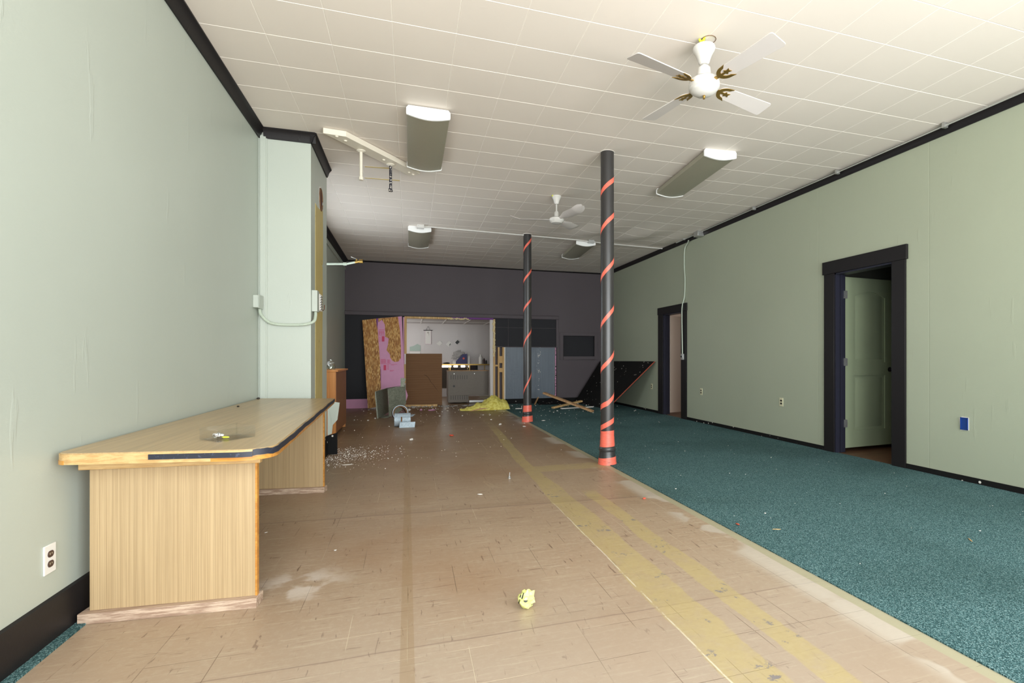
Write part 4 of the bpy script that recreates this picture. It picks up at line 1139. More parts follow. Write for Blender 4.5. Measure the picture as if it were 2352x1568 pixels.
def fan2(x, y):
    r = root('ceiling_fan', (x, y, H), 'white three-blade ceiling fan hanging between the two columns', 'ceiling fan')
    mb = MB(); mb.lathe([(0, H - .003), (.063, H - .004), (.065, H - .02), (.045, H - .055), (.032, H - .10), (.025, H - .115), (0, H - .116)], (x, y, 0), 28); link('canopy', mb, 'white_enamel', r)
    mb = MB(); mb.lathe([(0, .012), (.006, .010), (.009, -.010), (0, -.011)], (x - .06, y - .02, H - .01), 10, Matrix.Rotation(.6, 4, 'Y')); link('wire_nut', mb, 'neon_plastic', r)
    mb = MB(); mb.tube([(x, y, H - .11), (x, y, 3.08)], .010, 10); link('downrod', mb, 'white_enamel', r)
    mb = MB(); mb.lathe([(0, 3.095), (.022, 3.093), (.030, 3.08), (.034, 3.02), (.07, 3.01), (.098, 2.995), (.102, 2.975), (.092, 2.955), (.078, 2.945), (.07, 2.935), (.03, 2.928), (0, 2.927)], (x, y, 0), 32); link('motor_housing', mb, 'white_enamel', r)
    for k, a in enumerate((165, 285, 45)):
        mx = Matrix.Translation((x, y, 2.985)) @ Matrix.Rotation(math.radians(a), 4, 'Z') @ Matrix.Rotation(math.radians(-16), 4, 'X')
        # sheet metal paddle: narrow root, wide rounded tip bent upwards
        mb = MB(); nx = 16; rows = []
        for i in range(nx + 1):
            u = i / nx; xx = .10 + .52 * u
            w = .05 + .10 * min(1, max(0, (u - .05) / .30)); 
            if u > .82: w *= math.sqrt(max(0.0, 1 - ((u - .82) / .18) ** 2) * .92 + .08)
            z = .0 + (.045 * ((u - .72) / .28) ** 1.3 if u > .72 else 0)
            row = []
            for j in range(7):
                s = -1 + 2 * j / 6; row.append(mx @ Vector((xx, s * w / 2, z - .012 * (1 - s * s))))
            rows.append(row)
        for off in (0, .0018):
            V_ = [[mb.bm.verts.new(p + Vector((0, 0, off))) for p in row] for row in rows]
            for i in range(nx):
                for j in range(6): mb.face([V_[i][j], V_[i + 1][j], V_[i + 1][j + 1], V_[i][j + 1]], True)
            if off == 0: V0 = V_
        for i in range(nx):
            mb.face([V0[i][0], V0[i + 1][0], V_[i + 1][0], V_[i][0]]); mb.face([V0[i][6], V0[i + 1][6], V_[i + 1][6], V_[i][6]])
        mb.face([*V0[nx], *V_[nx][::-1]]) if False else None
        for j in range(6): mb.face([V0[nx][j], V0[nx][j + 1], V_[nx][j + 1], V_[nx][j]]); mb.face([V0[0][j], V0[0][j + 1], V_[0][j + 1], V_[0][j]])
        bl = link('blade', mb, 'blade_white', r)
        mb = MB(); mb.prism([(.07, -.018, -.004), (.15, -.012, -.004), (.15, .012, -.004), (.07, .018, -.004)], (0, 0, .005), mx); link('blade_bracket', mb, 'white_enamel', bl)
fan2(1.885, 6.70)

# ---- cabinet behind chase, glass jar
r = root('cabinet', (-1.17, 8.7, 0), 'tall narrow orange-brown wooden cabinet behind the chase at left wall', 'cabinet')
mb = MB(); mb.box(-1.35, -.995, 8.05, 8.075, .0, .925); link('end_panel', mb, 'cabinet_wood', r, .002)
mb = MB(); mb.box(-1.35, -.99, 8.075, 9.28, .055, .925); link('body', mb, 'cabinet_wood_shaded', r, .002)
mb = MB(); mb.box(-1.355, -.965, 8.04, 9.30, .925, .95); link('top_board', mb, 'cabinet_wood', r, .003)
for y in (9.20,):
    mb = MB(); mb.box(-1.06, -.995, y, y + .05, 0, .055); link('foot', mb, 'cabinet_wood', r, .002)
mb = MB(); mb.box(-1.33, -1.27, 9.20, 9.25, 0, .055); link('foot', mb, 'cabinet_wood', r, .002)
jx, jy = -1.075, 8.16
r = root('glass_jar', (jx, jy, .95), 'small glass jar with knobbed lid standing on the wooden cabinet', 'jar')
mb = MB(); mb.lathe([(0, .951), (.058, .951), (.064, .965), (.066, 1.0), (.055, 1.03), (.038, 1.04), (.038, 1.05), (.034, 1.05), (.034, 1.036), (.05, 1.025), (.060, .998), (.058, .968), (0, .957)], (jx, jy, 0), 28); link('bowl', mb, 'jar_glass', r)
mb = MB(); mb.lathe([(.045, 1.052), (.048, 1.060), (.03, 1.072), (.012, 1.076), (.020, 1.088), (.020, 1.098), (0, 1.102)], (jx, jy, 0), 24); link('lid', mb, 'jar_glass', r)
mb = MB(); mb.lathe([(.040, 1.040), (.044, 1.046), (.040, 1.052)], (jx, jy, 0), 24); link('metal_ring', mb, 'steel', r)

# ---- peeled trim standing between chase corner and cabinet
mb = MB(); mb.prism([(-.905, 6.615, .62), (-.775, 6.605, .60), (-.80, 6.61, .40), (-.85, 6.612, .34), (-.86, 6.615, .24), (-.905, 6.615, .22)], (0, .018, 0))
tag(link('broken_trim', mb, 'green_left'), 'broken pale green trim piece at foot of the chase corner', 'trim piece')
mb = MB(); mb.prism([(-.905, 6.60, .0), (-.80, 6.60, .0), (-.80, 6.60, .25), (-.905, 6.60, .22)], (0, .02, 0))
tag(link('black_base_scrap', mb, 'chipped_black'), 'chipped black base block at foot of the chase corner', 'trim piece')

# ---- leaning osb and pink foam sheet
def leanp(px, py, off=0.0):
    # plane: y = 12.06 + .16*z - off
    D = ray(px, py); k = .165; y0 = 12.03 - off
    t = (y0 + k * CAMZ) / (D.y - k * D.z)
    p = D * t; return Vector((p.x, p.y, p.z + CAMZ))
r = root('wall_sheet', (-.5, 12.1, 0), 'torn-off sheet of orange strand board and pink foam leaning left of the opening', 'sheet')
def sheet(pix, off, th, mat, name, lab=None):
    mb = MB(); P = [leanp(a, b, off) for a, b in pix]; mb.prism(P, (0, th, 0)); o = link(name, mb, mat, r)
    if lab: o['label'] = lab
    return o
sheet([(845, 938), (866, 934), (875, 895), (873, 830), (869, 780), (866, 731), (850, 733), (832, 735), (836, 790), (840, 860)], .012, .03, 'osb', 'strand_board', 'tall strand board strip')
sheet([(867, 931), (931, 926), (928, 850), (925, 780), (923, 726), (868, 731), (866, 780), (873, 850)], 0, .028, 'pink_foam', 'foam_board', 'pink insulation foam')
sheet([(869, 731), (914, 727), (919, 760), (921, 800), (921, 822), (915, 830), (907, 831), (901, 828), (896, 820), (896, 814), (888, 804), (891, 792), (893, 777), (885, 773), (884, 745), (877, 734), (869, 740)], .012, .012, 'osb', 'strand_board', 'ragged strand board remnant')
sheet([(864, 731), (868, 731), (866, 760), (866, 755)], .014, .016, 'purple_foam_edge', 'purple_edge')
sheet([(872, 833), (875, 850), (875, 893), (873, 870)], .006, .006, 'purple_foam_edge', 'purple_edge')
sheet([(926, 895), (932, 893), (937, 908), (933, 920), (931, 925), (926, 925)], .016, .01, 'pink_foam', 'torn_foam')
random.seed(11)
mb = MB()
def mark(a, b, c, d):
    mb.prism([leanp(a, b, .0015), leanp(c, b, .0015), leanp(c, d, .0015), leanp(a, d, .0015)], (0, .001, 0))
mark(870, 757.0, 883, 757.8)
for k in range(7): mark(870.5 + k * 1.8, 760, 871.2 + k * 1.8, 768 - (k % 3))
mark(870, 769, 883, 769.7); mark(877, 772, 883, 784); 
for k in range(4): mark(870, 774 + 3 * k, 874, 774.6 + 3 * k)
def endl():
    global mb
    link('foam_lettering', mb, 'foam_print', r)['label'] = 'faded red printed lettering'; mb = MB()
endl()
for k in range(7): mark(875 + k * 1.7, 826 - (k % 2), 875.8 + k * 1.7, 834)
for k in range(4): mark(889 + k * 2, 825 + (k % 2), 889.8 + k * 2, 834)
mark(874, 824.5, 886, 825.1); mark(874, 835, 898, 835.6); mark(881, 838, 887, 850)
for k in range(5): mark(889, 837 + 2.6 * k, 893.5 - (k % 2), 837.8 + 2.6 * k)
mark(898, 836, 912, 836.5); mark(898, 838, 906, 838.5)
endl()
mark(896, 850, 897, 852.5); mark(898, 850, 899.2, 852.5); mark(900, 850, 901, 852.5); mark(902, 850, 904.5, 851)
link('foam_lettering', mb, 'foam_print', r)['label'] = 'faded red printed lettering'

# ---- sheet metal duct
r = root('sheet_metal_duct', (-.36, 10.6, 0), 'dented grey sheet metal duct box standing in front of the leaning sheet', 'duct')
def Q(px, py, Y): return PY(px, py, Y)
def plate(pts, th, mat, name, parent):
    mb = MB(); P = [Vector(p) for p in pts]; mb.prism(P, th); return link(name, mb, mat, parent)
z0 = .005
fl = [Q(890, 893, 10.45), Q(905, 889, 10.5), Q(921, 887, 10.6), Q(931, 884, 10.68)]
fb = [Q(893, 957, 10.35), Q(905, 955, 10.45), Q(922, 942, 10.6), Q(933, 925, 10.75)]
plate([fl[0], fl[1], fl[2], fl[3], fb[3], fb[2], fb[1], fb[0], Q(892.5, 925, 10.40)], (.0, .004, 0), 'galvanised_old', 'front_panel', r)
plate([Q(861, 900, 10.35), Q(890, 890, 11.1), Q(893, 946, 11.1), Q(867, 962, 10.30)], (0, .004, 0), 'galvanised_old', 'back_panel', r)
plate([Q(861, 899, 10.34), Q(890, 891, 10.44), Q(931, 884, 10.68), Q(921, 885.5, 10.9), Q(888, 892, 10.80)], (0, 0, .004), 'galvanised_old', 'top_flange', r)
plate([Q(866, 963, 10.28), Q(893, 958, 10.32), Q(900, 952, 10.6), Q(872, 956, 10.6)], (0, 0, .006), 'galvanised_old', 'bottom_flange', r)
plate([Q(920, 888, 10.55), Q(929, 888, 10.55), Q(929, 880, 10.56), Q(932, 872, 10.60), Q(931, 868, 10.60), Q(920, 868, 10.56)], (0, .006, 0), 'galvanised_old', 'connector_tab', r)
plate([Q(861, 900, 10.34), Q(863, 899, 10.34), Q(869, 961, 10.28), Q(866, 963, 10.28)], (0, -.012, 0), 'galvanised_old', 'rim', r)

# ---- round collar
r = root('duct_collar', (-.06, 9.0, 0), 'rusty round duct ring lying against the grey duct box', 'duct')
c = PY(918, 945, 9.85); R0 = .130
mb = MB(); mx = Matrix.Rotation(math.radians(82), 4, 'X') @ Matrix.Rotation(0, 4, 'Y')
mx = Matrix.Rotation(math.radians(12), 4, 'Z') @ mx
c.z = .133
mb.lathe([(R0, -.06), (R0, .06), (R0 - .028, .058), (R0 - .028, -.06), (R0, -.06)], c, 36, mx); link('ring', mb, 'rust', r)
mb = MB(); mb.lathe([(R0 + .001, .055), (R0 + .006, .055), (R0 + .006, .066), (R0 - .006, .066), (R0 - .006, .060), (R0 + .001, .055)], c, 36, mx); link('bright_rim', mb, 'galvanised', r)
# ---- galvanised elbow with flanges
r = root('duct_elbow', (-.09, 8.95, 0), 'shiny galvanised duct saddle with two flat flanges lying on the floor', 'duct')
A = PZ(907, 985, 0); y0 = 8.95
mb = MB(); seg = 20; rows = []
xa, xb = PY(906, 970, y0).x, PY(943, 970, y0).x; rad = .108
for xx in (xa, xb):
    rows.append([(mb.bm.verts.new((xx, y0 + rad * math.cos(t), rad + .002 + rad * math.sin(t))), mb.bm.verts.new((xx, y0 + (rad - .004) * math.cos(t), rad + .002 + (rad - .004) * math.sin(t)))) for t in [math.radians(75 + 270 * k / seg) for k in range(seg + 1)]])
for k in range(seg):
    a, b, c2, d2_ = rows[0][k], rows[0][k + 1], rows[1][k + 1], rows[1][k]
    mb.face([a[0], b[0], c2[0], d2_[0]], True); mb.face([a[1], d2_[1], c2[1], b[1]], True)
    mb.face([a[0], a[1], b[1], b[0]]); mb.face([d2_[0], c2[0], c2[1], d2_[1]])
link('curved_sheet', mb, 'galvanised', r)
mb = MB(); mb.prism([PY(914, 958, y0 - .10), PY(948, 956, y0 - .10), PY(954, 951.5, y0 + .1), PY(914, 953, y0 + .1)], (0, 0, .004)); link('flange', mb, 'galvanised', r)
mb = MB(); mb.prism([PY(917, 984, y0 - .17), PY(952, 983.5, y0 - .17), PY(954, 968, y0 - .14), PY(918, 970, y0 - .14)], (0, -.004, 0)); link('flange', mb, 'galvanised', r)
mb = MB(); mb.prism([PY(921, 968, y0 - .155), PY(924, 968, y0 - .155), PY(924, 957, y0 - .11), PY(921, 957, y0 - .11)], (0, -.003, 0)); link('strap', mb, 'rust', r)

# ---- glass wool heap
from mathutils import noise as NZ
mb = MB(); Pm = []
A = Vector((1.03, 11.28)); Bv = Vector((2.13, 11.48)); ns, nt = 60, 22; G = []
for i in range(ns + 1):
    s = i / ns
    c_ = A + (Bv - A) * s
    w = .07 + .23 * math.sin(min(1, s * 1.15) ** .8 * math.pi * .62) if s < .94 else .29 * math.sqrt(max(0, 1 - ((s - .94) / .062) ** 2))
    hh = (.03 + .26 * (math.exp(-((s - .66) / .20) ** 2)) + .10 * math.exp(-((s - .9) / .08) ** 2) + .07 * math.exp(-((s - .33) / .12) ** 2))
    if s > .96: hh *= max(.05, (1 - s) / .04)
    row = []
    for j in range(nt + 1):
        th = math.pi * j / nt; yy = -math.cos(th) * w; zz = math.sin(th) ** .7 * hh
        nzv = NZ.noise(Vector((s * 9, j * .35, 1))) * .045 * math.sin(th) + NZ.noise(Vector((s * 25, j * .9, 4))) * .018 * math.sin(th)
        row.append(mb.bm.verts.new((c_.x, c_.y + yy, max(.004, zz + nzv))))
    G.append(row)
for i in range(ns):
    for j in range(nt): mb.face([G[i][j], G[i + 1][j], G[i + 1][j + 1], G[i][j + 1]], True)
for i in range(ns): mb.face([G[i][0], G[i][nt], G[i + 1][nt], G[i + 1][0]])
mb.face(G[0]); mb.face(G[ns][::-1])
tag(link('glass_wool_heap', mb, 'glass_wool'), 'crumpled heap of yellow glass wool insulation below the broken opening', 'insulation')
mb = MB(); p = PZ(1098, 940, .0)
mb.prism([(1.17, 10.93, .004), (1.42, 10.96, .07), (1.60, 10.97, .06), (1.40, 10.94, .035)], (0, -.012, .004))
tag(link('wood_splinter', mb, 'plank'), 'wood splinter lying against front of the yellow insulation', 'wood')

# ---- planks
def plank(p, q, w, t, mat, lab, roll=0):
    p, q = Vector(p), Vector(q); d = (q - p).normalized(); s = d.cross(Vector((0, 0, 1))).normalized(); u = s.cross(d)
    mb = MB(); P = []
    for a in (p, q):
        pass
    mb.hexa([p - s * w / 2, p + s * w / 2, q - s * w / 2, q + s * w / 2, p - s * w / 2 + u * t, p + s * w / 2 + u * t, q - s * w / 2 + u * t, q + s * w / 2 + u * t])
    return tag(link('wood_plank', mb, mat, None, .002), lab, 'plank', 'planks below the niche')
plank((2.83, 11.10, .33), (3.60, 10.05, .004), .085, .04, 'plank', 'long plank slanting down to the floor, topmost of the plank pile')
plank((3.02, 11.05, .004), (3.78, 11.30, .115), .09, .035, 'stud', 'short plank under the long slanting plank, end cut toward the left column')
plank((3.17, 10.90, .004), (3.95, 11.0, .012), .07, .02, 'bare_white', 'thin white painted board lying flat under the plank pile')
plank((2.82, 11.9, .02), (2.86, 11.72, .20), .03, .02, 'plank', 'small upright splintered stick in front of the plywood')
mb = MB(); pA = PZ(1140, 941, .0); pB = PZ(1198, 939.5, 0.0)
mb.tube([(pA.x + .42, pA.y, .012), (pA.x + .5, pA.y + .01, .012), (pB.x, pB.y, .012), (pB.x + .05, pB.y + .22, .05)], .010, 6)
tag(link('torn_strip', mb, 'bare_white'), 'thin torn off-white strip on the floor between insulation and farther column', 'strip')
# ---- black leaning board
mb = MB()
A = Vector((4.76, 9.55, 1.055)); B_ = Vector((4.10, 10.55, .004)); C_ = Vector((3.93, 12.30, .02)); D_ = Vector((4.62, 12.32, 1.045))
r = root('plywood_sheet', (4.3, 11.2, 0), 'big chipped black plywood sheet leaning on the right wall beyond the nearer column', 'sheet')
n_v = (B_ - A).cross(D_ - A).normalized() * -.018
if n_v.x > 0: n_v = -n_v
mb.prism([A, B_, C_, D_], n_v * -1); link('board_face', mb, 'chipped_black', r)
mb = MB(); e = (B_ - A).normalized(); mb.prism([A, B_, B_ - n_v, A - n_v], Vector((0, -.006, 0)));
k = link('board_edge', mb, 'orange_edge', r); k['label'] = 'rusty orange raw edge'
mb = MB(); mb.blob((3.42, 12.05, .07), .12, 21, .5, 3, (2.6, .9, .75))
mb2 = MB(); mb2.prism([(2.95, 12.05, .004), (3.75, 12.0, .004), (3.86, 12.2, .02), (3.62, 12.34, .13), (3.3, 12.38, .12), (3.0, 12.38, .09)], (0, -.05, .012))
tag(link('black_scrap_board', mb2, 'chipped_black'), 'broken black board scrap on the floor under the niche', 'board')
mb.bm.free()

# ---- back room furnishings
mb = MB(); mb.box(-.078, .748, 12.78, 12.81, .0, 1.226)
tag(link('brown_panel', mb, 'brown_panel', None, .002), 'brown ribbed panel with a crack standing in left half of the opening', 'panel')
r = root('heater_cabinet', (1.4, 13.2, 0), 'grey-brown metal cabinet with vent slots seen through right half of the opening', 'heater')
mb = MB(); mb.box(.905, 1.89, 13.0, 13.5, .20, .80); mb.box(.905, 1.40, 13.0, 13.5, .03, .20); bd = link('casing', mb, 'heater_steel', r, .004)
for row, zz in ((0, .60), (1, .10)):
    for k in range(8):
        x = .968 + k * .055; mb = MB(); mb.box(x, x + .011, 12.9975, 13.0, zz, zz + .10); link('vent_slot', mb, 'black_slot', bd)
mb = MB(); mb.tube([(1.045, 12.997, .43), (1.045, 13.0, .43)], .026, 16); link('hole', mb, 'black_slot', bd)
for x in (1.05, 1.54): mb = MB(); mb.tube([(x, 12.997, .735), (x, 13.0, .735)], .009, 10); link('screw', mb, 'steel', bd)
mb = MB(); mb.box(.90, 1.90, 12.99, 13.51, .80, .812); link('top_edge', mb, 'plank', r)
mb = MB(); mb.box(1.42, 1.86, 13.05, 13.09, .02, .07); tag(link('steel_rail', mb, 'steel'), 'pale metal rail on the floor under the grey metal cabinet', 'rail')
r = root('wall_shelf', (1.3, 15.4, .95), 'gold-edged wall shelf loaded with odds and ends in the back room', 'shelf')
mb = MB(); mb.box(.3, 2.25, 15.24, 15.495, .925, .945); link('shelf_board', mb, 'cabinet_wood', r)
mb = MB(); mb.box(.3, 2.25, 15.225, 15.24, .915, .95); link('front_strip', mb, 'brass', r)
for x in (1.11, 1.66, 2.09): mb = MB(); mb.box(x, x + .02, 15.24, 15.26, .70, .925); link('bracket', mb, 'brass', r)
mb = MB(); mb.box(.25, 1.93, 15.485, 15.499, .25, .905)
tag(link('wall_mirror', mb, 'mirror'), 'low wall mirror under the back room shelf reflecting the bright shop windows', 'mirror')
zs = .946
def item(name, mat, lab, cat, bx, bev=.004):
    mb = MB(); mb.box(*bx); return tag(link(name, mb, mat, None, bev), lab, cat)
r = root('navy_box', (1.55, 15.33, zs), 'dark blue carton with orange emblem on the back room shelf', 'box')
mb = MB(); mb.prism([(1.28, 15.27, zs), (1.60, 15.27, zs), (1.60, 15.27, 1.245), (1.47, 15.27, 1.225), (1.28, 15.27, 1.02)], (0, .07, 0)); bx_ = link('carton', mb, 'navy_card', r)
mb = MB(); mb.lathe([(0, 0), (.030, 0), (.030, .001), (0, .001)], (1.50, 15.2695, 1.11), 16, Matrix.Rotation(math.pi / 2, 4, 'X')); link('emblem', mb, 'orange_scrap', bx_)
r = root('paper_bag', (1.38, 15.4, zs), 'crumpled newspaper bundle stuffed behind the dark blue carton', 'paper')
mb = MB(); mb.blob((1.36, 15.42, 1.20), .12, 5, .9, 3, (1.25, .34, 1.0)); link('bundle', mb, 'grey_newsprint', r)
mb = MB(); mb.tube([(1.37, 15.42, zs), (1.37, 15.42, 1.12)], .055, 12, rad=[.03, .055]); link('bundle_foot', mb, 'grey_newsprint', r)
def bottle(x, y, h, rr, mat, lab, cap='white_plastic'):
    r = root('plastic_bottle', (x, y, zs), lab, 'bottle')
    mb = MB(); mb.lathe([(0, zs), (rr, zs), (rr, zs + h * .62), (rr * .85, zs + h * .74), (rr * .4, zs + h * .86), (rr * .35, zs + h * .9), (0, zs + h * .9)], (x, y, 0), 20); link('body', mb, mat, r)
    mb = MB(); mb.lathe([(0, zs + h * .9), (rr * .42, zs + h * .9), (rr * .42, zs + h), (0, zs + h)], (x, y, 0), 16); link('cap', mb, cap, r)
bottle(1.655, 15.33, .30, .045, 'white_plastic', 'white bottle right beside the dark blue carton', 'white_plastic')
bottle(2.00, 15.34, .28, .055, 'paper', 'white jug near right end of the back room shelf', 'paper')
item('small_carton', 'paper', 'small white carton left of the dark blue carton', 'box', (1.19, 1.29, 15.27, 15.34, zs, zs + .085))
mb = MB(); mb.blob((1.03, 15.33, zs + .028), .03, 6, .4, 2, (3.4, 1, .9)); tag(link('dark_cloth', mb, 'black_slot'), 'dark crumpled lump at left end of the visible shelf', 'cloth')
bottle(2.10, 15.34, .17, .035, 'brown_device', 'dark small bottle at the right end of the shelf', 'black_slot')
bottle(2.16, 15.31, .12, .025, 'black_slot', 'tiny black bottle at far right end of the shelf', 'black_slot')
# wall hanging
r = root('wall_hanging', (.514, 15.49, 1.9), 'faint pink paper banner hanging from a dark rod on the back room wall', 'wall hanging')
mb = MB(); mb.tube([(.39, 15.48, 1.92), (.64, 15.48, 1.922)], .009, 8); link('rod', mb, 'black_trim', r)
mb = MB(); mb.tube([(.455, 15.485, 1.92), (.514, 15.49, 2.035), (.575, 15.485, 1.92)], .004, 6); link('cord', mb, 'black_trim', r)
mb = MB(); mb.mat('paper').box(.43, .60, 15.488, 15.492, 1.52, 1.915)
mb.mat('pink_foam').box(.43, .434, 15.486, 15.488, 1.52, 1.915); mb.box(.596, .60, 15.486, 15.488, 1.52, 1.915); mb.box(.43, .60, 15.486, 15.488, 1.52, 1.525)
link('banner', mb, None, r)
mb = MB(); mb.box(.505, .525, 15.482, 15.486, 1.76, 1.90); mb.box(.47, .555, 15.482, 15.486, 1.84, 1.865); link('cross_mark', mb, 'bare_white', r)
def dia(cx, cz, w, h_, mat, lab, extra=None):
    r = root('wall_sticker', (cx, 15.49, cz), lab, 'sticker', 'square stickers on the back room wall')
    mb = MB(); P = [(cx - w, 15.495, cz - h_ * .15), (cx + w * .1, 15.495, cz + h_), (cx + w, 15.495, cz + h_ * .15), (cx - w * .1, 15.495, cz - h_)]
    mb.prism(P, (0, -.003, 0)); link('sticker_card', mb, 'paper', r)
    if extra:
        mb = MB(); mb.prism([(cx + (x) * w, 15.491, cz + z * h_) for x, z in extra], (0, -.002, 0)); link('dark_patch', mb, mat, r)
dia(.84, 1.55, .09, .07, 'black_slot', 'blank white diamond sticker, leftmost on the back room wall')
dia(1.10, 1.535, .09, .085, 'black_slot', 'white diamond sticker with a small black triangle', [(.0, -.55), (.45, -.35), (.6, .35)])
dia(1.34, 1.585, .08, .085, 'black_slot', 'dark diamond sticker, rightmost on the back room wall', [(-.8, -.1), (.1, .8), (.85, .15), (-.05, -.8)])
mb = MB(); mb.mat('pale_green_paper').prism([(.01, 15.497, 1.32), (.31, 15.497, 1.32), (.31, 15.497, 1.48), (.22, 15.497, 1.53), (.12, 15.497, 1.47), (.01, 15.497, 1.44)], (0, -.003, 0))
tag(link('wall_poster', mb, None), 'pale green poster with a torn top on the back room wall', 'poster')
mb = MB(); mb.box(.02, .30, 15.492, 15.496, 1.2, 1.30); tag(link('wall_note', mb, 'paper'), 'white paper sheet below the pale green poster', 'paper')

# ---- small things on the floor
c = PZ(1209, 1396, 0); r = root('tape_ball', (c.x, c.y, 0), 'crumpled ball of pale yellow caution tape with black print on the front floor', 'tape ball')
mb = MB(); mb.blob((c.x, c.y, .040), .038, 13, .38, 3, (1, .9, 1.05)); 
for v in mb.bm.verts:
    v.co.z = max(.0015, v.co.z); q = NZ.noise(v.co * 45) * .004; v.co += (v.co - Vector((c.x, c.y, .04))).normalized() * q
for f in mb.bm.faces:
    f.smooth = False
link('crumpled_tape', mb, 'neon_tape', r)
def patch(pts, nm='printed_mark', mat='dark_print'):
    mb = MB(); P = []
    cc = Vector((c.x, c.y, .04))
    for a, b in pts:
        D = ray(a, b); o_ = Vector((0, 0, CAMZ)); oc_ = o_ - cc; rad = .0425; DD = D.normalized(); bq = oc_.dot(DD); cq = oc_.dot(oc_) - rad * rad; disc = max(0, bq * bq - cq); P.append(o_ + DD * (-bq - math.sqrt(disc)))
    mb.prism(P, (0, -.0015, .0015)); link(nm, mb, mat, r)
patch([(1197, 1374), (1202, 1361), (1204, 1361), (1200, 1375)]); patch([(1190, 1384), (1193, 1376), (1194, 1377), (1192, 1387)]); patch([(1202, 1379), (1213, 1379), (1209, 1383), (1205, 1383)]); patch([(1193, 1371), (1196, 1365), (1197.5, 1366), (1195, 1373)])
patch([(1220, 1390), (1222, 1386), (1223, 1387), (1221, 1391)])
c = PZ(1170, 1098, 0)
mb = MB(); mb.lathe([(0, 0.0), (.017, 0.0), (.017, .006), (.010, .010), (.010, .022), (0, .024)], (c.x, c.y, 0), 12); mb.tube([(c.x, c.y, .02), (c.x + .004, c.y, .055)], .0035, 6)
tag(link('loose_screw', mb, 'steel'), 'small silver fastener standing upright on the tiles left of the yellow glue band', 'screw')
def scrap(px, py, sx, sy, sz, mat, lab, cat, sd, grp=None, nm='scrap'):
    p = PZ(px, py, 0.0); base = .0065 if p.x > 2.0 else .0008; mb = MB(); mb.blob((0, 0, 0), 1, sd, .45, 2)
    rot = Matrix.Rotation(sd * 1.3, 4, 'Z')
    lo = min(v.co.z for v in mb.bm.verts)
    for v in mb.bm.verts: q = rot @ Vector((v.co.x * sx, v.co.y * sy, 0)); v.co = Vector((q.x + p.x, q.y + p.y, base + (v.co.z - lo) * sz * .5))
    tag(link(nm, mb, mat), lab, cat, grp)
scrap(967, 943, .05, .03, .04, 'pink_foam', 'pink foam crumb on the floor, left of the longer pink piece', 'foam', 1, None, 'foam_scrap')
scrap(992, 943, .085, .03, .03, 'pink_foam', 'longer pink foam piece on the floor below the brown panel', 'foam', 0, None, 'foam_scrap')
scrap(940, 944, .04, .03, .05, 'bare_white', 'pale torn foam bit at left foot of the opening', 'foam', 3, None, 'foam_scrap')
scrap(1037, 1001, .035, .03, .02, 'orange_scrap', 'red scrap on the tiles midway to the opening', 'scrap', 4)
scrap(1480, 1146, .016, .012, .012, 'orange_scrap', 'tiny orange-red scrap on the tiles near the carpet edge', 'scrap', 5)
scrap(1694, 1207, .018, .009, .010, 'orange_edge', 'tiny orange-brown scrap at the edge of the carpet', 'scrap', 6)
scrap(1102, 1136, .022, .014, .008, 'bare_white', 'white flake on the tiles left of the upright fastener', 'flake', 7, None, 'plaster_flake')
scrap(1149, 976, .04, .022, .03, 'bare_white', 'white plaster chunk left of the farther column foot', 'plaster', 8, None, 'plaster_flake')
scrap(1204, 980, .03, .014, .016, 'bare_white', 'white plaster bit just in front of the farther column', 'plaster', 9, None, 'plaster_flake')
scrap(945, 1012, .03, .02, .03, 'bare_white', 'white plaster bit on the tape strip in front of the galvanised saddle', 'plaster', 10, None, 'plaster_flake')
scrap(798, 1068, .06, .012, .010, 'bare_white', 'white splinter in front of the plaster crumbs near the counter', 'plaster', 0, None, 'plaster_flake')
scrap(1248, 967, .035, .012, .012, 'bare_white', 'white flake on the carpet just right of the farther column', 'plaster', 12, None, 'plaster_flake')
scrap(1784, 1218, .004, .03, .005, 'stud', 'short straw-coloured splinter on the carpet near the tile edge', 'splinter', 13, None, 'splinter')
scrap(2229, 1243, .004, .03, .005, 'stud', 'straw-coloured splinter on the carpet toward the far right', 'splinter', 14, None, 'splinter')
scrap(611, 1223, .010, .006, .003, 'bare_white', 'white flake on the tiles right of the near table panel', 'flake', 15, None, 'plaster_flake')
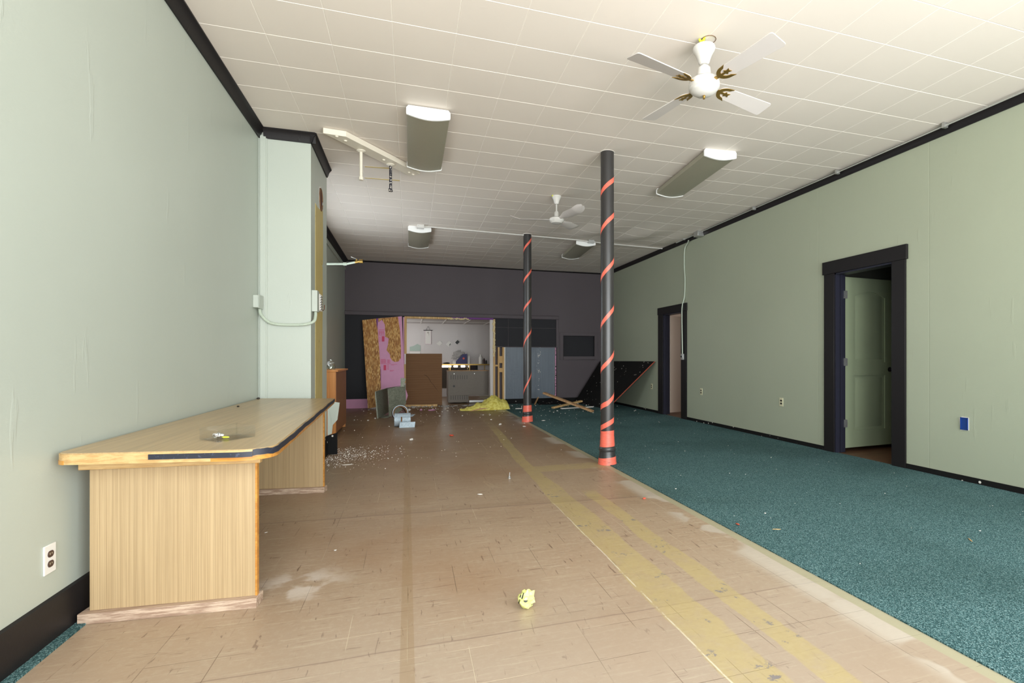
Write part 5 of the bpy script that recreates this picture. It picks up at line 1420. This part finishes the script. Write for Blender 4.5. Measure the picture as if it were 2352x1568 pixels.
scrap(770, 1264, .008, .008, .004, 'bare_white', 'white flake on the tiles in front of the chalky scuff', 'flake', 16, None, 'plaster_flake')
# uncountable plaster crumbs
def crumbs(name, n, gen, mat, lab, seed):
    random.seed(seed); mb = MB()
    for _ in range(n):
        x, y, s = gen()
        if x < XL + .03 or x > XR - .05 or y > BY + .0: continue
        z = .0065 if x > 1.99 else .0005; a = random.uniform(0, 6.28); h = s * random.uniform(.3, .8); k = random.choice([3, 4, 5]); el = random.uniform(.4, 1.0)
        P = [(x + s * math.cos(a) * math.cos(2 * math.pi * i / k) - s * el * math.sin(a) * math.sin(2 * math.pi * i / k), y + s * math.sin(a) * math.cos(2 * math.pi * i / k) + s * el * math.cos(a) * math.sin(2 * math.pi * i / k), z) for i in range(k)]
        mb.prism(P, (0, 0, h))
    o = link(name, mb, mat); tag(o, lab, 'debris', None, 'stuff')
def g1():
    a = random.gauss(0, 1); b = abs(random.gauss(0, 1)); return (-.86 + b * .30 + .05 * a, 6.35 + random.gauss(0, .32) + b * .1, random.choice([.002, .003, .004, .006]) * random.uniform(.7, 1.3))
crumbs('plaster_crumbs', 900, g1, 'bare_white', 'fine white plaster crumbs swept along foot of the chase', 21)
def g2(): return (random.uniform(-1.0, 4.6), 12.3 - abs(random.gauss(0, 1)) * 1.5, random.choice([.004, .006, .008, .015]) * random.uniform(.7, 1.3))
crumbs('plaster_debris', 360, g2, 'bare_white', 'white plaster debris scattered before the broken back wall', 22)
def g3(): return (random.gauss(.4, .8), random.uniform(5.5, 10.5), random.choice([.002, .003, .006]))
crumbs('plaster_specks', 130, g3, 'bare_white', 'white specks scattered over the middle of the tile floor', 23)
def g4(): return (random.uniform(2.1, 4.7), random.uniform(1.8, 10), random.choice([.003, .004, .006]))
crumbs('carpet_specks', 110, g4, 'bare_white', 'white specks scattered over the green carpet', 24)
def g5(): return (random.uniform(-.1, 1.7), BY - .12 + random.gauss(0, .07), random.choice([.01, .02, .03]) * random.uniform(.6, 1.2))
crumbs('rubble', 130, g5, 'grey_newsprint', 'grey rubble strewn along the sill of the broken opening', 25)
